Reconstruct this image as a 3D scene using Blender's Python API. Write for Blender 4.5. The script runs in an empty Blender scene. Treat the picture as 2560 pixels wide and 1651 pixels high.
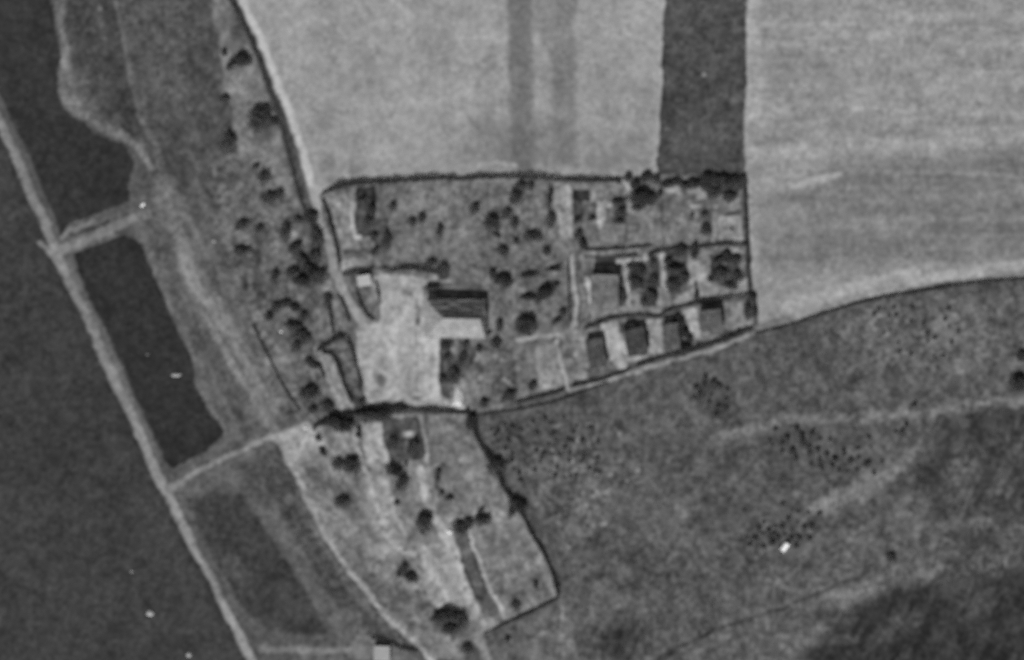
import bpy, bmesh, math, random
from mathutils import Vector
import numpy as np

# ------------------------------------------------------------------ camera, sky, sun, exposure
sc = bpy.context.scene
M_PX = 0.16                                   # metres of ground per survey unit
def W(x, y): return ((x - 1280.0) * M_PX, (825.5 - y) * M_PX)

cam_d = bpy.data.cameras.new("camera"); cam = bpy.data.objects.new("camera", cam_d)
sc.collection.objects.link(cam); sc.camera = cam
cam_d.sensor_width = 36.0; cam_d.lens = 80.0
cam.location = (0, 0, 409.6 * 80.0 / 36.0)    # survey aeroplane looking straight down
cam_d.clip_start = 1.0; cam_d.clip_end = 20000.0
cam_d.dof.use_dof = True                      # the old lens is a little out of focus
cam_d.dof.focus_distance = 300.0
cam_d.dof.aperture_fstop = 0.082

SUN_EL = math.radians(37.0)
SUN_AZ = math.radians(15.0)                   # shadows fall up the picture and a little to the right
sd = bpy.data.lights.new("sun", 'SUN'); sd.energy = 4.5; sd.angle = math.radians(0.5); sd.color = (1, 1, 1)
sun = bpy.data.objects.new("sun", sd); sc.collection.objects.link(sun)
sun.rotation_euler = (math.pi / 2 - SUN_EL, 0, -SUN_AZ)

world = bpy.data.worlds.new("World"); sc.world = world; world.use_nodes = True
wn = world.node_tree; bg = wn.nodes["Background"]
sky = wn.nodes.new("ShaderNodeTexSky"); sky.sky_type = 'NISHITA'; sky.sun_disc = False
sky.sun_elevation = SUN_EL; sky.sun_rotation = math.pi + SUN_AZ
bw = wn.nodes.new("ShaderNodeRGBToBW")        # black and white film
wn.links.new(sky.outputs[0], bw.inputs[0]); wn.links.new(bw.outputs[0], bg.inputs[0])
bg.inputs[1].default_value = 0.075

sc.view_settings.view_transform = 'Standard'; sc.view_settings.look = 'None'
sc.view_settings.gamma = 1.0; sc.view_settings.exposure = 0.0
sc.cycles.max_bounces = 4
sc.cycles.use_denoising = False               # leaves the fine grain of the film

K_LIT = 1.03                                  # brightness of level sunlit ground of albedo 1

# ------------------------------------------------------------------ helpers
C = sc.collection
rnd = random.Random(7)
def lin(t):
    t = np.asarray(t, float) / 255.0
    return np.where(t <= 0.04045, t / 12.92, ((t + 0.055) / 1.055) ** 2.4)
def alb(t): return float(lin(t)) / K_LIT

def material(name, tone_albedo, var=0.25, scale=1.2, bump=0.0, attr=None, scale2=0.35, var2=0.15, rough=0.95):
    m = bpy.data.materials.new(name); m.use_nodes = True
    nt = m.node_tree; b = nt.nodes["Principled BSDF"]
    b.inputs["Roughness"].default_value = rough
    b.inputs["Specular IOR Level"].default_value = 0.1
    tc = nt.nodes.new("ShaderNodeTexCoord")
    def nz(s, detail):
        n = nt.nodes.new("ShaderNodeTexNoise"); n.inputs["Scale"].default_value = s
        n.inputs["Detail"].default_value = detail; n.inputs["Roughness"].default_value = 0.6
        nt.links.new(tc.outputs["Object"], n.inputs["Vector"]); return n
    def mp(src, lo, hi):
        r = nt.nodes.new("ShaderNodeMapRange"); nt.links.new(src, r.inputs[0])
        r.inputs[1].default_value = 0.28; r.inputs[2].default_value = 0.72
        r.inputs[3].default_value = lo; r.inputs[4].default_value = hi; return r
    n1 = nz(scale, 3.0); n2 = nz(scale2, 2.0)
    r1 = mp(n1.outputs[0], 1 - var, 1 + var); r2 = mp(n2.outputs[0], 1 - var2, 1 + var2)
    mul = nt.nodes.new("ShaderNodeMath"); mul.operation = 'MULTIPLY'
    nt.links.new(r1.outputs[0], mul.inputs[0]); nt.links.new(r2.outputs[0], mul.inputs[1])
    mul2 = nt.nodes.new("ShaderNodeMath"); mul2.operation = 'MULTIPLY'
    nt.links.new(mul.outputs[0], mul2.inputs[0])
    if attr:
        a = nt.nodes.new("ShaderNodeAttribute"); a.attribute_name = attr
        nt.links.new(a.outputs["Fac"], mul2.inputs[1])
    else:
        mul2.inputs[1].default_value = tone_albedo
    cb = nt.nodes.new("ShaderNodeCombineColor")
    for i in range(3): nt.links.new(mul2.outputs[0], cb.inputs[i])
    nt.links.new(cb.outputs[0], b.inputs["Base Color"])
    if bump:
        bp = nt.nodes.new("ShaderNodeBump"); bp.inputs["Strength"].default_value = bump
        bp.inputs["Distance"].default_value = 0.3
        nt.links.new(n1.outputs[0], bp.inputs["Height"]); nt.links.new(bp.outputs[0], b.inputs["Normal"])
    return m

def mesh_obj(name, verts, faces, mat, parent=None, smooth=False):
    me = bpy.data.meshes.new(name)
    me.from_pydata([tuple(v) for v in verts], [], [tuple(f) for f in faces])
    me.materials.append(mat); me.update()
    if smooth:
        me.polygons.foreach_set("use_smooth", [True] * len(me.polygons))
    o = bpy.data.objects.new(name, me); C.objects.link(o)
    if parent: o.parent = parent
    return o
def quads_obj(name, quads, mat, parent=None):
    q = np.asarray(quads, np.float32).reshape(-1, 3); n = len(q) // 4
    me = bpy.data.meshes.new(name)
    me.vertices.add(len(q)); me.vertices.foreach_set("co", q.ravel())
    me.loops.add(len(q)); me.loops.foreach_set("vertex_index", np.arange(len(q), dtype=np.int32))
    me.polygons.add(n); me.polygons.foreach_set("loop_start", np.arange(0, 4 * n, 4, dtype=np.int32))
    me.materials.append(mat); me.update(calc_edges=True)
    o = bpy.data.objects.new(name, me); C.objects.link(o)
    if parent: o.parent = parent
    return o
def tag(o, label=None, cat=None, group=None, kind=None):
    if label: o["label"] = label
    if cat: o["category"] = cat
    if group: o["group"] = group
    if kind: o["kind"] = kind
    return o
def empty(name, loc, rz=0.0):
    o = bpy.data.objects.new(name, None); C.objects.link(o)
    o.empty_display_size = 0.5; o.location = loc; o.rotation_euler = (0, 0, rz); return o
def copy_tree(o):
    c = o.copy(); C.objects.link(c)
    for ch in o.children:
        d = ch.copy(); C.objects.link(d); d.parent = c
    return c
def smooth_line(pts, step=4.0):
    """Catmull-Rom through the points, one sample about every `step` units; extra columns are carried along"""
    P = np.array(pts, float)
    if len(P) == 2: Q = np.vstack([2 * P[0] - P[1], P, 2 * P[1] - P[0]])
    else: Q = np.vstack([2 * P[0] - P[1], P, 2 * P[-1] - P[-2]])
    out = []
    for i in range(1, len(Q) - 2):
        n = max(1, int(np.hypot(*(Q[i + 1][:2] - Q[i][:2])) / step))
        t = (np.arange(n) / n)[:, None]
        a, b, c, d = Q[i - 1], Q[i], Q[i + 1], Q[i + 2]
        out.append(0.5 * ((2 * b) + (c - a) * t + (2 * a - 5 * b + 4 * c - d) * t ** 2 + (3 * b - a - 3 * c + d) * t ** 3))
    out.append(P[-1:]); return np.vstack(out)

# ------------------------------------------------------------------ the land: one survey grid of soil and plant tones
ST = 2.5                                       # survey units per cell (0.4 m)
X0, Y0 = -100.0, -80.0
NX, NY = int(2760 / ST) + 1, int(1815 / ST) + 1
gx = X0 + np.arange(NX) * ST; gy = Y0 + np.arange(NY) * ST
GX, GY = np.meshgrid(gx, gy)
def noise(sx, sy, seed):
    r = np.random.RandomState(seed)
    nx, ny = int(2760 / sx) + 4, int(1815 / sy) + 4
    g = r.uniform(-1, 1, (ny, nx))
    fx = (gx - X0) / sx; fy = (gy - Y0) / sy
    ix = fx.astype(int); iy = fy.astype(int); tx = fx - ix; ty = fy - iy
    tx = tx * tx * (3 - 2 * tx); ty = (ty * ty * (3 - 2 * ty))[:, None]
    a = g[iy][:, ix] * (1 - tx) + g[iy][:, ix + 1] * tx
    b = g[iy + 1][:, ix] * (1 - tx) + g[iy + 1][:, ix + 1] * tx
    return a * (1 - ty) + b * ty
WX = GX + 2.6 * noise(22, 22, 1) + 1.6 * noise(9, 9, 2) + 4 * noise(70, 70, 5)
WY = GY + 2.6 * noise(22, 22, 3) + 1.6 * noise(9, 9, 4) + 4 * noise(70, 70, 6)
T = np.full((NY, NX), 86.0)                    # tone the bare surface has on this film in full sun
MO = np.full((NY, NX), 7.0)                    # strength of its mottling
L = np.zeros((NY, NX), np.int8)
NAMES = ["ground", "road", "track", "farmyard", "crop_field", "dark_field", "garden_ground"]

def box_idx(x0, y0, x1, y1):
    i0 = max(0, int((y0 - Y0) / ST)); i1 = min(NY, int((y1 - Y0) / ST) + 2)
    j0 = max(0, int((x0 - X0) / ST)); j1 = min(NX, int((x1 - X0) / ST) + 2)
    return slice(i0, max(i0, i1)), slice(j0, max(j0, j1))
def seg_dist(px, py, pts, closed):
    n = len(pts); best = np.full(px.shape, 1e9); wid = np.zeros(px.shape)
    for i in range(n if closed else n - 1):
        a = pts[i]; b = pts[(i + 1) % n]
        dx, dy = b[0] - a[0], b[1] - a[1]; l2 = dx * dx + dy * dy + 1e-9
        t = np.clip(((px - a[0]) * dx + (py - a[1]) * dy) / l2, 0, 1)
        d = np.hypot(px - a[0] - t * dx, py - a[1] - t * dy)
        if len(a) > 2: wid = np.where(d < best, a[2] + t * (b[2] - a[2]), wid)
        best = np.minimum(best, d)
    return best, wid
def streaks(sl, ang, su, sv, seed):
    """value noise stretched along a direction (degrees, picture sense)"""
    r_ = np.random.RandomState(seed).uniform(-1, 1, (256, 256)); c, s_ = math.cos(math.radians(ang)), math.sin(math.radians(ang))
    u = (WX[sl] * c + WY[sl] * s_) / su + 50; v = (-WX[sl] * s_ + WY[sl] * c) / sv + 400
    iu = np.floor(u).astype(int); iv = np.floor(v).astype(int); tu = ss(u - iu); tv = ss(v - iv)
    g = lambda a, b: r_[b % 256, a % 256]
    return (g(iu, iv) * (1 - tu) + g(iu + 1, iv) * tu) * (1 - tv) + (g(iu, iv + 1) * (1 - tu) + g(iu + 1, iv + 1) * tu) * tv
def box_blur(a, k):
    for ax in (0, 1):
        p = np.concatenate([np.repeat(np.take(a, [0], ax), k + 1, ax), a, np.repeat(np.take(a, [-1], ax), k, ax)], ax); c = np.cumsum(p, ax)
        n_ = a.shape[ax]; a = (np.take(c, range(2 * k + 1, 2 * k + 1 + n_), ax) - np.take(c, range(0, n_), ax)) / (2 * k + 1)
    return a
def ss(v): v = np.clip(v, 0, 1); return v * v * (3 - 2 * v)
def blend(sl, m, tone, mo=None, lab=None):
    T[sl] += (tone - T[sl]) * m
    if mo is not None: MO[sl] += (mo - MO[sl]) * m
    if lab is not None: L[sl] = np.where(m > 0.5, lab, L[sl])
def area(pts, tone, soft=5.0, amt=1.0, mo=None, lab=None):
    P = np.array(pts, float); m_ = soft + 10
    sl = box_idx(P[:, 0].min() - m_, P[:, 1].min() - m_, P[:, 0].max() + m_, P[:, 1].max() + m_)
    px, py = WX[sl], WY[sl]; inside = np.zeros(px.shape, bool); n = len(P)
    for i in range(n):
        a, b = P[i], P[(i + 1) % n]
        if a[1] == b[1]: continue
        c = ((a[1] > py) != (b[1] > py)) & (px < (b[0] - a[0]) * (py - a[1]) / (b[1] - a[1]) + a[0])
        inside ^= c
    d, _ = seg_dist(px, py, P, True); d = np.where(inside, d, -d)
    blend(sl, ss(d / (2 * soft) + 0.5) * amt, tone, mo, lab)
def stroke(pts, width, tone, soft=3.0, amt=1.0, mo=None, lab=None):
    P = np.array([p if len(p) > 2 else (p[0], p[1], width) for p in pts], float)
    P = smooth_line(P, 10.0); m_ = P[:, 2].max() + soft + 10
    sl = box_idx(P[:, 0].min() - m_, P[:, 1].min() - m_, P[:, 0].max() + m_, P[:, 1].max() + m_)
    d, w = seg_dist(WX[sl], WY[sl], P, False)
    blend(sl, ss((w / 2 - d) / (2 * soft) + 0.5) * amt, tone, mo, lab)
def spot(x, y, rx, ry, tone, soft=0.5, amt=1.0, rot=0.0, mo=None, lab=None):
    r = max(rx, ry) * (1 + soft) + 10; sl = box_idx(x - r, y - r, x + r, y + r)
    dx, dy = WX[sl] - x, WY[sl] - y; c, s = math.cos(math.radians(rot)), math.sin(math.radians(rot))
    u, v = (dx * c + dy * s) / rx, (-dx * s + dy * c) / ry
    blend(sl, ss((1 - np.hypot(u, v)) / (2 * soft) + 0.5) * amt, tone, mo, lab)
def sq(ox, oy, s):                              # reads a survey square: origin and enlargement
    return lambda *p: [(ox + p[i] / s, oy + p[i + 1] / s) for i in range(0, len(p), 2)]
A = sq(0, 0, 2.75); B = sq(450, 0, 2.75); Cc = sq(1100, 0, 2.985); D = sq(1800, 0, 2.2); E = sq(780, 400, 4.8125)
F = sq(1150, 400, 4.8125); G = sq(1500, 400, 4.812); H = sq(780, 680, 4.0525); I = sq(1050, 680, 4.0525)
J = sq(1400, 600, 3.85); Kq = sq(0, 500, 2.567); Lq = sq(500, 500, 2.567); Mq = sq(0, 1050, 2.563)
N = sq(650, 1000, 3.85); O = sq(1000, 1000, 3.85); P_ = sq(800, 1300, 3.411); Q = sq(1400, 900, 2.051); R = sq(1800, 650, 2.567)

ROAD = [(-110, 60), (-60, 175), (-15, 270), (8, 325), (40, 393), (76, 484), (105, 552), (128, 610), (146, 648), (171, 702), (218, 796),
        (257, 882), (296, 967), (341, 1062), (376, 1144), (411, 1218), (429, 1250), (468, 1331), (511, 1413), (554, 1502), (593, 1580), (626, 1651), (670, 1745)]
# --- west: dark heath beyond the road
area([(-100, -80), (-100, 1735), (660, 1735)] + [(x, y) for x, y in ROAD[::-1]], 58, 6, mo=5.5, lab=5)
area([(-100, 300), (0, 330), (60, 470), (60, 560), (-100, 600)], 64, 30, 0.7)
area([(230, 1000), (330, 1130), (420, 1300), (520, 1500), (600, 1651), (520, 1651), (420, 1450), (300, 1200)], 68, 25, 0.6)
area([(-100, 1200), (150, 1200), (300, 1500), (150, 1735), (-100, 1735)], 62, 60, 0.7)
# --- meadow strip west
area([(120, -80), (520, -80), (560, 120), (600, 360), (640, 500), (640, 700), (560, 800), (330, 420), (160, 250)], 80, 8, mo=8)
area([(150, -80), (285, -80), (300, 60), (330, 260), (360, 340), (310, 330), (220, 290), (180, 200), (160, 80)], 68, 10, mo=8)
area([(195, 140), (300, 130), (340, 280), (350, 330), (290, 320), (215, 270)], 66, 20, 0.8)
area([(440, -80), (520, -80), (545, 200), (560, 330), (600, 480), (500, 460), (470, 250)], 75, 20, 0.7)
area([(180, 180), (210, 170), (235, 250), (290, 330), (220, 290), (170, 250)], 92, 14, 0.7)
stroke([(145, -80, 24), (146, 0, 24), (152, 47, 20), (163, 102, 18), (164, 160, 34), (166, 204, 34), (177, 255, 38), (218, 293, 22), (254, 318, 18), (313, 342, 26)], 24, 99, 8, 0.9)
stroke([(305, 330, 18), (320, 350, 22), (349, 372, 18), (375, 418, 12)], 14, 108, 6, 0.95)
spot(162, 158, 12, 16, 122, 0.8); spot(150, 10, 14, 22, 108, 0.9, 0.7); spot(174, 250, 18, 14, 112, 0.9, 0.8); spot(158, 205, 12, 8, 108, 0.8, 0.6)
spot(250, 22, 6, 10, 100, 0.8); spot(250, 50, 8, 20, 84, 0.9)
stroke([(288, -80), (291, 0), (302, 73), (313, 138), (324, 182), (335, 233), (356, 302), (382, 356, 16), (400, 411, 22), (425, 480, 34), (440, 540, 36)], 12, 95, 5, 0.85)
stroke([(452, 200), (470, 290), (480, 400), (500, 520)], 26, 90, 14, 0.6)
stroke([(355, 190), (362, 290)], 12, 84, 8, 0.5)
# --- NW dark field
area([(-100, -80), (128, -80), (126, 0), (143, 91), (152, 138), (143, 174), (143, 233), (158, 276), (203, 304), (240, 336), (309, 362), (338, 407),
      (320, 465), (322, 506), (255, 532), (182, 556), (148, 596), (110, 530), (60, 400), (-10, 240), (-100, 60)], 52, 5, mo=5, lab=5)
area([(60, 300), (200, 320), (310, 380), (300, 480), (180, 520), (120, 480)], 47, 40, 0.7)
# --- central dark field
area([(187, 634), (312, 588), (356, 617), (390, 703), (426, 773), (462, 851), (497, 936), (504, 1003), (545, 1045), (561, 1084), (546, 1103),
      (499, 1140), (433, 1173), (405, 1148), (371, 1072), (325, 987), (253, 839), (206, 724)], 48, 4, mo=5, lab=5)
# --- verge of the road and the middle meadow
area([(330, 500), (420, 480), (560, 520), (640, 700), (700, 1000), (720, 1080), (620, 1110), (560, 1060), (500, 930), (440, 780), (360, 600), (320, 560)], 90, 10, mo=8)
area([(350, 520), (430, 560), (450, 660), (420, 690), (380, 620)], 82, 20, 0.6)
stroke([(405, 480), (445, 560), (470, 660, 46), (500, 735, 60), (556, 810, 62), (600, 890, 56), (650, 985, 44), (678, 1060, 40)], 40, 114, 16, 0.9)
stroke([(455, 650), (485, 720), (530, 790)], 28, 130, 12, 0.8)
stroke([(540, 800), (600, 880), (650, 960), (690, 1040)], 12, 124, 6, 0.7)
stroke([(500, 760), (555, 840), (610, 930), (650, 1010)], 7, 92, 5, 0.7)
stroke([(470, 560), (520, 640), (580, 720), (625, 800)], 10, 108, 7, 0.6)
stroke([(368, 617), (409, 718), (446, 812), (483, 890), (508, 987), (560, 1060)], 15, 98, 6, 0.8)
stroke([(560, 870), (590, 930), (640, 1000), (672, 1070)], 12, 116, 5, 0.7)
stroke([(480, 800), (520, 890), (560, 960), (600, 1040)], 22, 78, 10, 0.6)
stroke([(440, 520), (480, 600), (520, 700)], 10, 100, 5, 0.5)
stroke([(446, 490), (470, 560), (520, 640)], 20, 100, 12, 0.5)
stroke([(425, 700), (450, 770), (500, 870), (530, 930)], 16, 80, 8, 0.5)
VERGE = [(x + 17, y - 4) for x, y in ROAD]
stroke([(x, y, 26) for x, y in VERGE], 26, 84, 6, 0.9, lab=0)
stroke([(x, y, 14) for x, y in VERGE if 640 < y < 1150], 12, 97, 5, 0.7)
stroke([(-60, 175), (-15, 275)] + ROAD[3:], 23, 119, 6, mo=6, lab=1)
stroke([(x + 1, y) for x, y in ROAD if y > 1000], 18, 134, 5, 0.8)
stroke([(97, 608), (118, 628), (146, 655)], 14, 112, 5, lab=2)
spot(140, 632, 18, 14, 132, 0.8)
# tracks leading off the road
stroke([(146, 628), (214, 603), (273, 576), (331, 549), (372, 535)], 21, 110, 5, lab=2)
stroke([(160, 596), (172, 577), (205, 566), (236, 553)], 9, 110, 3, lab=2)
stroke([(178, 591), (230, 572), (268, 558)], 7, 56, 3, 0.95)
spot(175, 625, 26, 10, 112, 0.8, 0.7, -20)
# --- scrub belt
area([(520, 380), (600, 380), (700, 350), (790, 520), (850, 700), (880, 830), (880, 1040), (780, 1070), (700, 1040), (620, 820), (580, 700), (540, 520)], 98, 16, mo=12)
area([(522, -80), (565, -80), (600, 60), (630, 130), (665, 220), (700, 320), (722, 420), (735, 490), (690, 500), (640, 430), (600, 390), (588, 340), (578, 270), (556, 200), (548, 120), (536, 60)], 110, 6, mo=9)
spot(585, 224, 26, 14, 138, 0.8, 1, 15); spot(540, 8, 16, 16, 124, 0.9); spot(604, 196, 36, 14, 116, 0.8, 0.8); spot(640, 250, 24, 30, 112, 0.8, 0.7)
spot(560, 95, 12, 30, 110, 0.8, 0.6); spot(600, 75, 20, 35, 84, 0.8, 0.8); spot(655, 375, 40, 22, 112, 0.8, 0.8); spot(700, 370, 20, 26, 112, 0.8, 0.7)
spot(650, 318, 36, 24, 88, 0.8, 0.7)
for x, y, rx, ry, t in [(603, 597, 20, 13, 114), (738, 592, 12, 10, 132), (760, 596, 22, 16, 112), (714, 905, 22, 16, 122), (812, 722, 14, 10, 122), (645, 790, 14, 10, 128),
        (664, 630, 20, 12, 104), (560, 560, 16, 12, 104), (620, 520, 14, 16, 104), (745, 715, 20, 9, 112), (700, 1005, 16, 12, 112), (580, 470, 24, 14, 98),
        (612, 712, 8, 24, 76), (640, 640, 10, 20, 76), (672, 900, 12, 10, 108), (700, 870, 20, 20, 100), (740, 880, 16, 14, 74), (757, 840, 22, 16, 66), (800, 950, 14, 30, 96),
        (775, 1000, 30, 14, 88), (745, 470, 16, 22, 92), (700, 520, 20, 16, 98), (560, 640, 20, 24, 82), (520, 660, 14, 24, 98), (600, 640, 12, 30, 84), (722, 955, 14, 12, 110)]:
    spot(x, y, rx, ry, t, 0.8, 0.85)
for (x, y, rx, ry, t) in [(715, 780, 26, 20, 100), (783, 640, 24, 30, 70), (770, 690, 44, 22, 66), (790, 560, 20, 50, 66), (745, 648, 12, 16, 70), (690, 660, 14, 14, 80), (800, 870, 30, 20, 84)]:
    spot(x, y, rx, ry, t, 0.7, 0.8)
# --- north fields
PATH = [(560, -90), (599, 0), (624, 51), (668, 145), (697, 225), (726, 298), (752, 371), (774, 455), (792, 516), (801, 545), (813, 587), (826, 639), (840, 680), (853, 712), (861, 739), (889, 784), (913, 820)]
area([(570, -80), (1666, -80), (1666, 0), (1661, 120), (1653, 250), (1644, 440), (1400, 446), (1180, 441), (1000, 448), (870, 458), (812, 476), (800, 520), (774, 455), (752, 371), (726, 298), (697, 225), (668, 145), (624, 51), (599, 0)], 147, 4, mo=5, lab=4)
area([(1150, -80), (1430, -80), (1400, 446), (1180, 441)], 140, 40, 0.5)
area([(800, 380), (900, 420), (900, 450), (820, 465), (785, 430)], 128, 20, 0.8)
area([(740, 60), (860, 60), (900, 240), (800, 330), (760, 200)], 141, 40, 0.7)
area([(1180, 300), (1440, 300), (1445, 410), (1240, 425), (1170, 400)], 123, 26, 0.85)
area([(1267, -80), (1333, -80), (1336, 430), (1280, 430), (1275, 200)], 109, 10, 0.85)
area([(1383, -80), (1436, -80), (1440, 410), (1386, 420)], 114, 13, 0.85)
area([(1330, -80), (1392, -80), (1390, 160), (1332, 60)], 122, 10, 0.7)
stroke([(1348, 180), (1345, 250)], 14, 152, 6, 0.7)
area([(1440, 330), (1640, 330), (1640, 430), (1440, 430)], 126, 30, 0.8)
stroke([(1194, 415), (1240, 411), (1292, 417)], 9, 154, 5, 0.8)
stroke([(1655, -80), (1650, 150), (1640, 300), (1635, 420)], 16, 144, 6, 0.5)
# --- dark strip
area([(1667, -80), (1868, -80), (1866, 235), (1861, 300), (1848, 440), (1643, 440), (1649, 285), (1657, 151)], 74, 4, mo=8, lab=5)
spot(1757, 188, 5, 5, 125, 0.8); spot(1667, 322, 9, 4, 108, 0.8); spot(1805, 344, 40, 8, 90, 0.8, 0.7); spot(1720, 360, 60, 50, 79, 0.8, 0.6)
# --- east field
EFE = [(1900, 833), (1956, 817), (1983, 806), (2073, 779), (2170, 751), (2248, 736), (2345, 720), (2423, 708), (2560, 695), (2670, 683)]
area([(1868, -80), (2670, -80)] + EFE[::-1] + [(1893, 800), (1872, 600), (1862, 450), (1866, 200)], 141, 4, mo=6, lab=4)
area([(2100, 400), (2560, 390), (2670, 420), (2670, 640), (2400, 650), (2150, 690), (1960, 640), (1930, 500)], 118, 45, 1.0)
area([(1960, 180), (2140, 200), (2120, 330), (1980, 340), (1940, 260)], 134, 30, 0.8)
area([(1890, 480), (1990, 480), (2100, 650), (1990, 700), (1900, 660)], 122, 25, 0.8)
stroke([(1884, -80), (1884, 120), (1884, 290)], 34, 152, 8, 0.8)
stroke([(1985, 462), (2040, 450), (2100, 435)], 18, 156, 8, 0.85)
stroke([(2127, 275), (2200, 273), (2290, 276)], 9, 156, 5, 0.75)
stroke([(2380, 290), (2480, 284), (2560, 283)], 8, 154, 5, 0.6)
stroke([(2040, 345), (2150, 352), (2300, 358), (2440, 362)], 16, 151, 10, 0.6)
stroke([(1960, 762), (2060, 742), (2170, 706), (2290, 690)], 30, 156, 9, 0.95)
stroke([(2290, 705), (2420, 680), (2560, 662), (2670, 650)], 24, 156, 6, 0.9)
stroke([(2330, 714), (2440, 694), (2560, 684)], 6, 120, 3, 0.5)
stroke([(2460, 60), (2560, 90), (2670, 120)], 5, 120, 4, 0.5)
stroke([(1900, 90), (2100, 110), (2300, 100)], 8, 132, 6, 0.6)
stroke([(2240, 440), (2400, 435), (2580, 445)], 8, 142, 5, 0.6)
sl = box_idx(1872, -80, 2670, 760); mk = (L[sl] == 4)
T[sl] += mk * (4.0 * noise(130, 10, 21)[sl] + 8 * noise(230, 24, 22)[sl] + 2.5 * noise(60, 9, 25)[sl] + 2.5 * noise(120, 60, 26)[sl])
sl = box_idx(570, -80, 1666, 460); mk = (L[sl] == 4)
T[sl] += mk * (4.0 * noise(26, 160, 23)[sl] + 3.5 * noise(60, 60, 24)[sl])
# --- south-east pasture
area([(1197, 1040), (1420, 985), (1600, 930), (1760, 880), (1890, 835)] + EFE + [(2670, 1735), (1420, 1735), (1400, 1500), (1290, 1260), (1180, 1040)], 86, 5, mo=10)
area([(2100, 775), (2350, 730), (2480, 760), (2480, 900), (2350, 960), (2150, 900)], 98, 40, 0.8, mo=13)
area([(2430, 760), (2670, 740), (2670, 900), (2520, 940), (2430, 880)], 94, 30, 0.7)
area([(1180, 1050), (1480, 990), (1500, 1150), (1300, 1180)], 78, 30, 0.8, mo=11)
area([(1340, 1130), (1530, 1140), (1550, 1320), (1400, 1380), (1330, 1260)], 93, 30, 0.8, mo=14)
area([(1900, 880), (2160, 860), (2140, 990), (1950, 1000)], 79, 30, 0.6)
area([(1600, 1080), (1850, 1100), (1830, 1260), (1640, 1240)], 79, 40, 0.7)
area([(1480, 1330), (1800, 1400), (1800, 1560), (1540, 1560)], 82, 40, 0.6)
area([(1900, 1380), (2250, 1250), (2320, 1400), (2050, 1480)], 92, 40, 0.7)
area([(1720, 935), (1840, 935), (1830, 1040), (1740, 1030)], 74, 20, 0.5)
stroke([(1780, 1105), (1839, 1082), (1961, 1048), (2082, 1046), (2229, 1042), (2302, 1036), (2400, 1019), (2470, 1012), (2600, 1000)], 28, 108, 11, 0.9)
stroke([(2230, 1041), (2302, 1035), (2400, 1019)], 12, 122, 5, 0.8); stroke([(2432, 1014), (2470, 1011)], 8, 120, 4, 0.8)
stroke([(1830, 1085), (1880, 1080)], 16, 110, 8, 0.6)
stroke([(2302, 1114, 12), (2253, 1163, 30), (2180, 1215, 60), (2090, 1250, 50), (2030, 1275, 26)], 30, 112, 14, 0.95)
stroke([(2330, 1425), (2290, 1435), (2230, 1450), (2120, 1490), (2080, 1540), (1960, 1640)], 50, 104, 20, 0.85)
stroke([(2170, 1432), (2131, 1446), (2030, 1490), (1936, 1530), (1765, 1585), (1644, 1650), (1560, 1700)], 10, 68, 5, 0.8)
stroke([(2060, 1500), (1960, 1545), (1800, 1600), (1680, 1660)], 16, 98, 8, 0.5)
area([(2015, 1735), (2015, 1651), (2090, 1560), (2200, 1480), (2360, 1450), (2465, 1398), (2560, 1345), (2670, 1300), (2670, 1735)], 50, 26, 0.95, mo=11)
area([(2330, 1070), (2420, 1040), (2670, 1010), (2670, 1310), (2420, 1310), (2310, 1340), (2290, 1200)], 67, 30, 0.95, mo=14)
area([(2400, 1300), (2670, 1290), (2670, 1420), (2480, 1430), (2360, 1470), (2330, 1400)], 72, 26, 0.9, mo=14)
spot(2240, 1570, 60, 20, 74, 0.9, 0.6, -25); spot(2420, 1500, 30, 60, 74, 0.9, 0.6, 15); spot(2400, 1180, 30, 60, 88, 0.9, 0.7, 20); spot(2490, 1400, 60, 25, 84, 0.9, 0.8, -25)
spot(2460, 1300, 24, 10, 104, 0.8, 0.8); spot(2340, 1360, 40, 60, 84, 0.9, 0.7, 20); spot(2300, 1300, 20, 70, 98, 0.9, 0.6, 25)
spot(2090, 1545, 40, 20, 72, 0.8, 0.8); spot(2100, 1310, 40, 14, 70, 0.9, 0.3)
spot(1545, 1600, 60, 50, 58, 0.8, 0.9, mo=9); spot(1420, 1590, 26, 60, 104, 0.7, 0.75, 0); spot(1440, 1630, 6, 30, 118, 0.7, 0.7, -10); spot(1404, 1560, 5, 34, 116, 0.7, 0.7)
for x, y, rx, ry, t in [(2228, 1392, 12, 10, 66), (1713, 1288, 8, 8, 112), (1916, 1565, 6, 12, 120), (1415, 1223, 11, 9, 112), (1500, 1235, 8, 8, 112), (1490, 1190, 14, 12, 102), (1394, 1315, 8, 8, 114),
        (1335, 1125, 18, 8, 104), (1590, 930, 20, 10, 108), (1660, 910, 40, 12, 96), (2333, 930, 6, 6, 122), (2195, 790, 12, 8, 116), (2280, 853, 14, 6, 116), (2300, 830, 8, 8, 114),
        (1990, 1235, 14, 8, 110), (1470, 1060, 8, 7, 106), (1480, 1380, 40, 30, 74), (1550, 1500, 30, 20, 98), (1370, 1100, 10, 10, 96), (1700, 1000, 12, 20, 92), (1280, 1105, 12, 8, 98),
        (1500, 1440, 18, 16, 70), (1490, 1470, 14, 14, 98), (1560, 1420, 30, 18, 94), (1950, 1600, 20, 14, 100), (2110, 1600, 30, 12, 90)]:
    spot(x, y, rx, ry, t, 0.8, 0.8)
rq = random.Random(5)
for _ in range(70):
    x, y = rq.gauss(1455, 55), rq.gauss(1215, 60)
    if x > 1290 + (y - 1100) * .45: spot(x, y, rq.uniform(4, 8), rq.uniform(4, 7), rq.uniform(104, 118), 0.8, 0.9)
for _ in range(45):
    x, y = rq.uniform(2150, 2400), rq.uniform(770, 900); spot(x, y, rq.uniform(4, 9), rq.uniform(3, 6), rq.uniform(108, 120), 0.8, 0.8)
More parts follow.
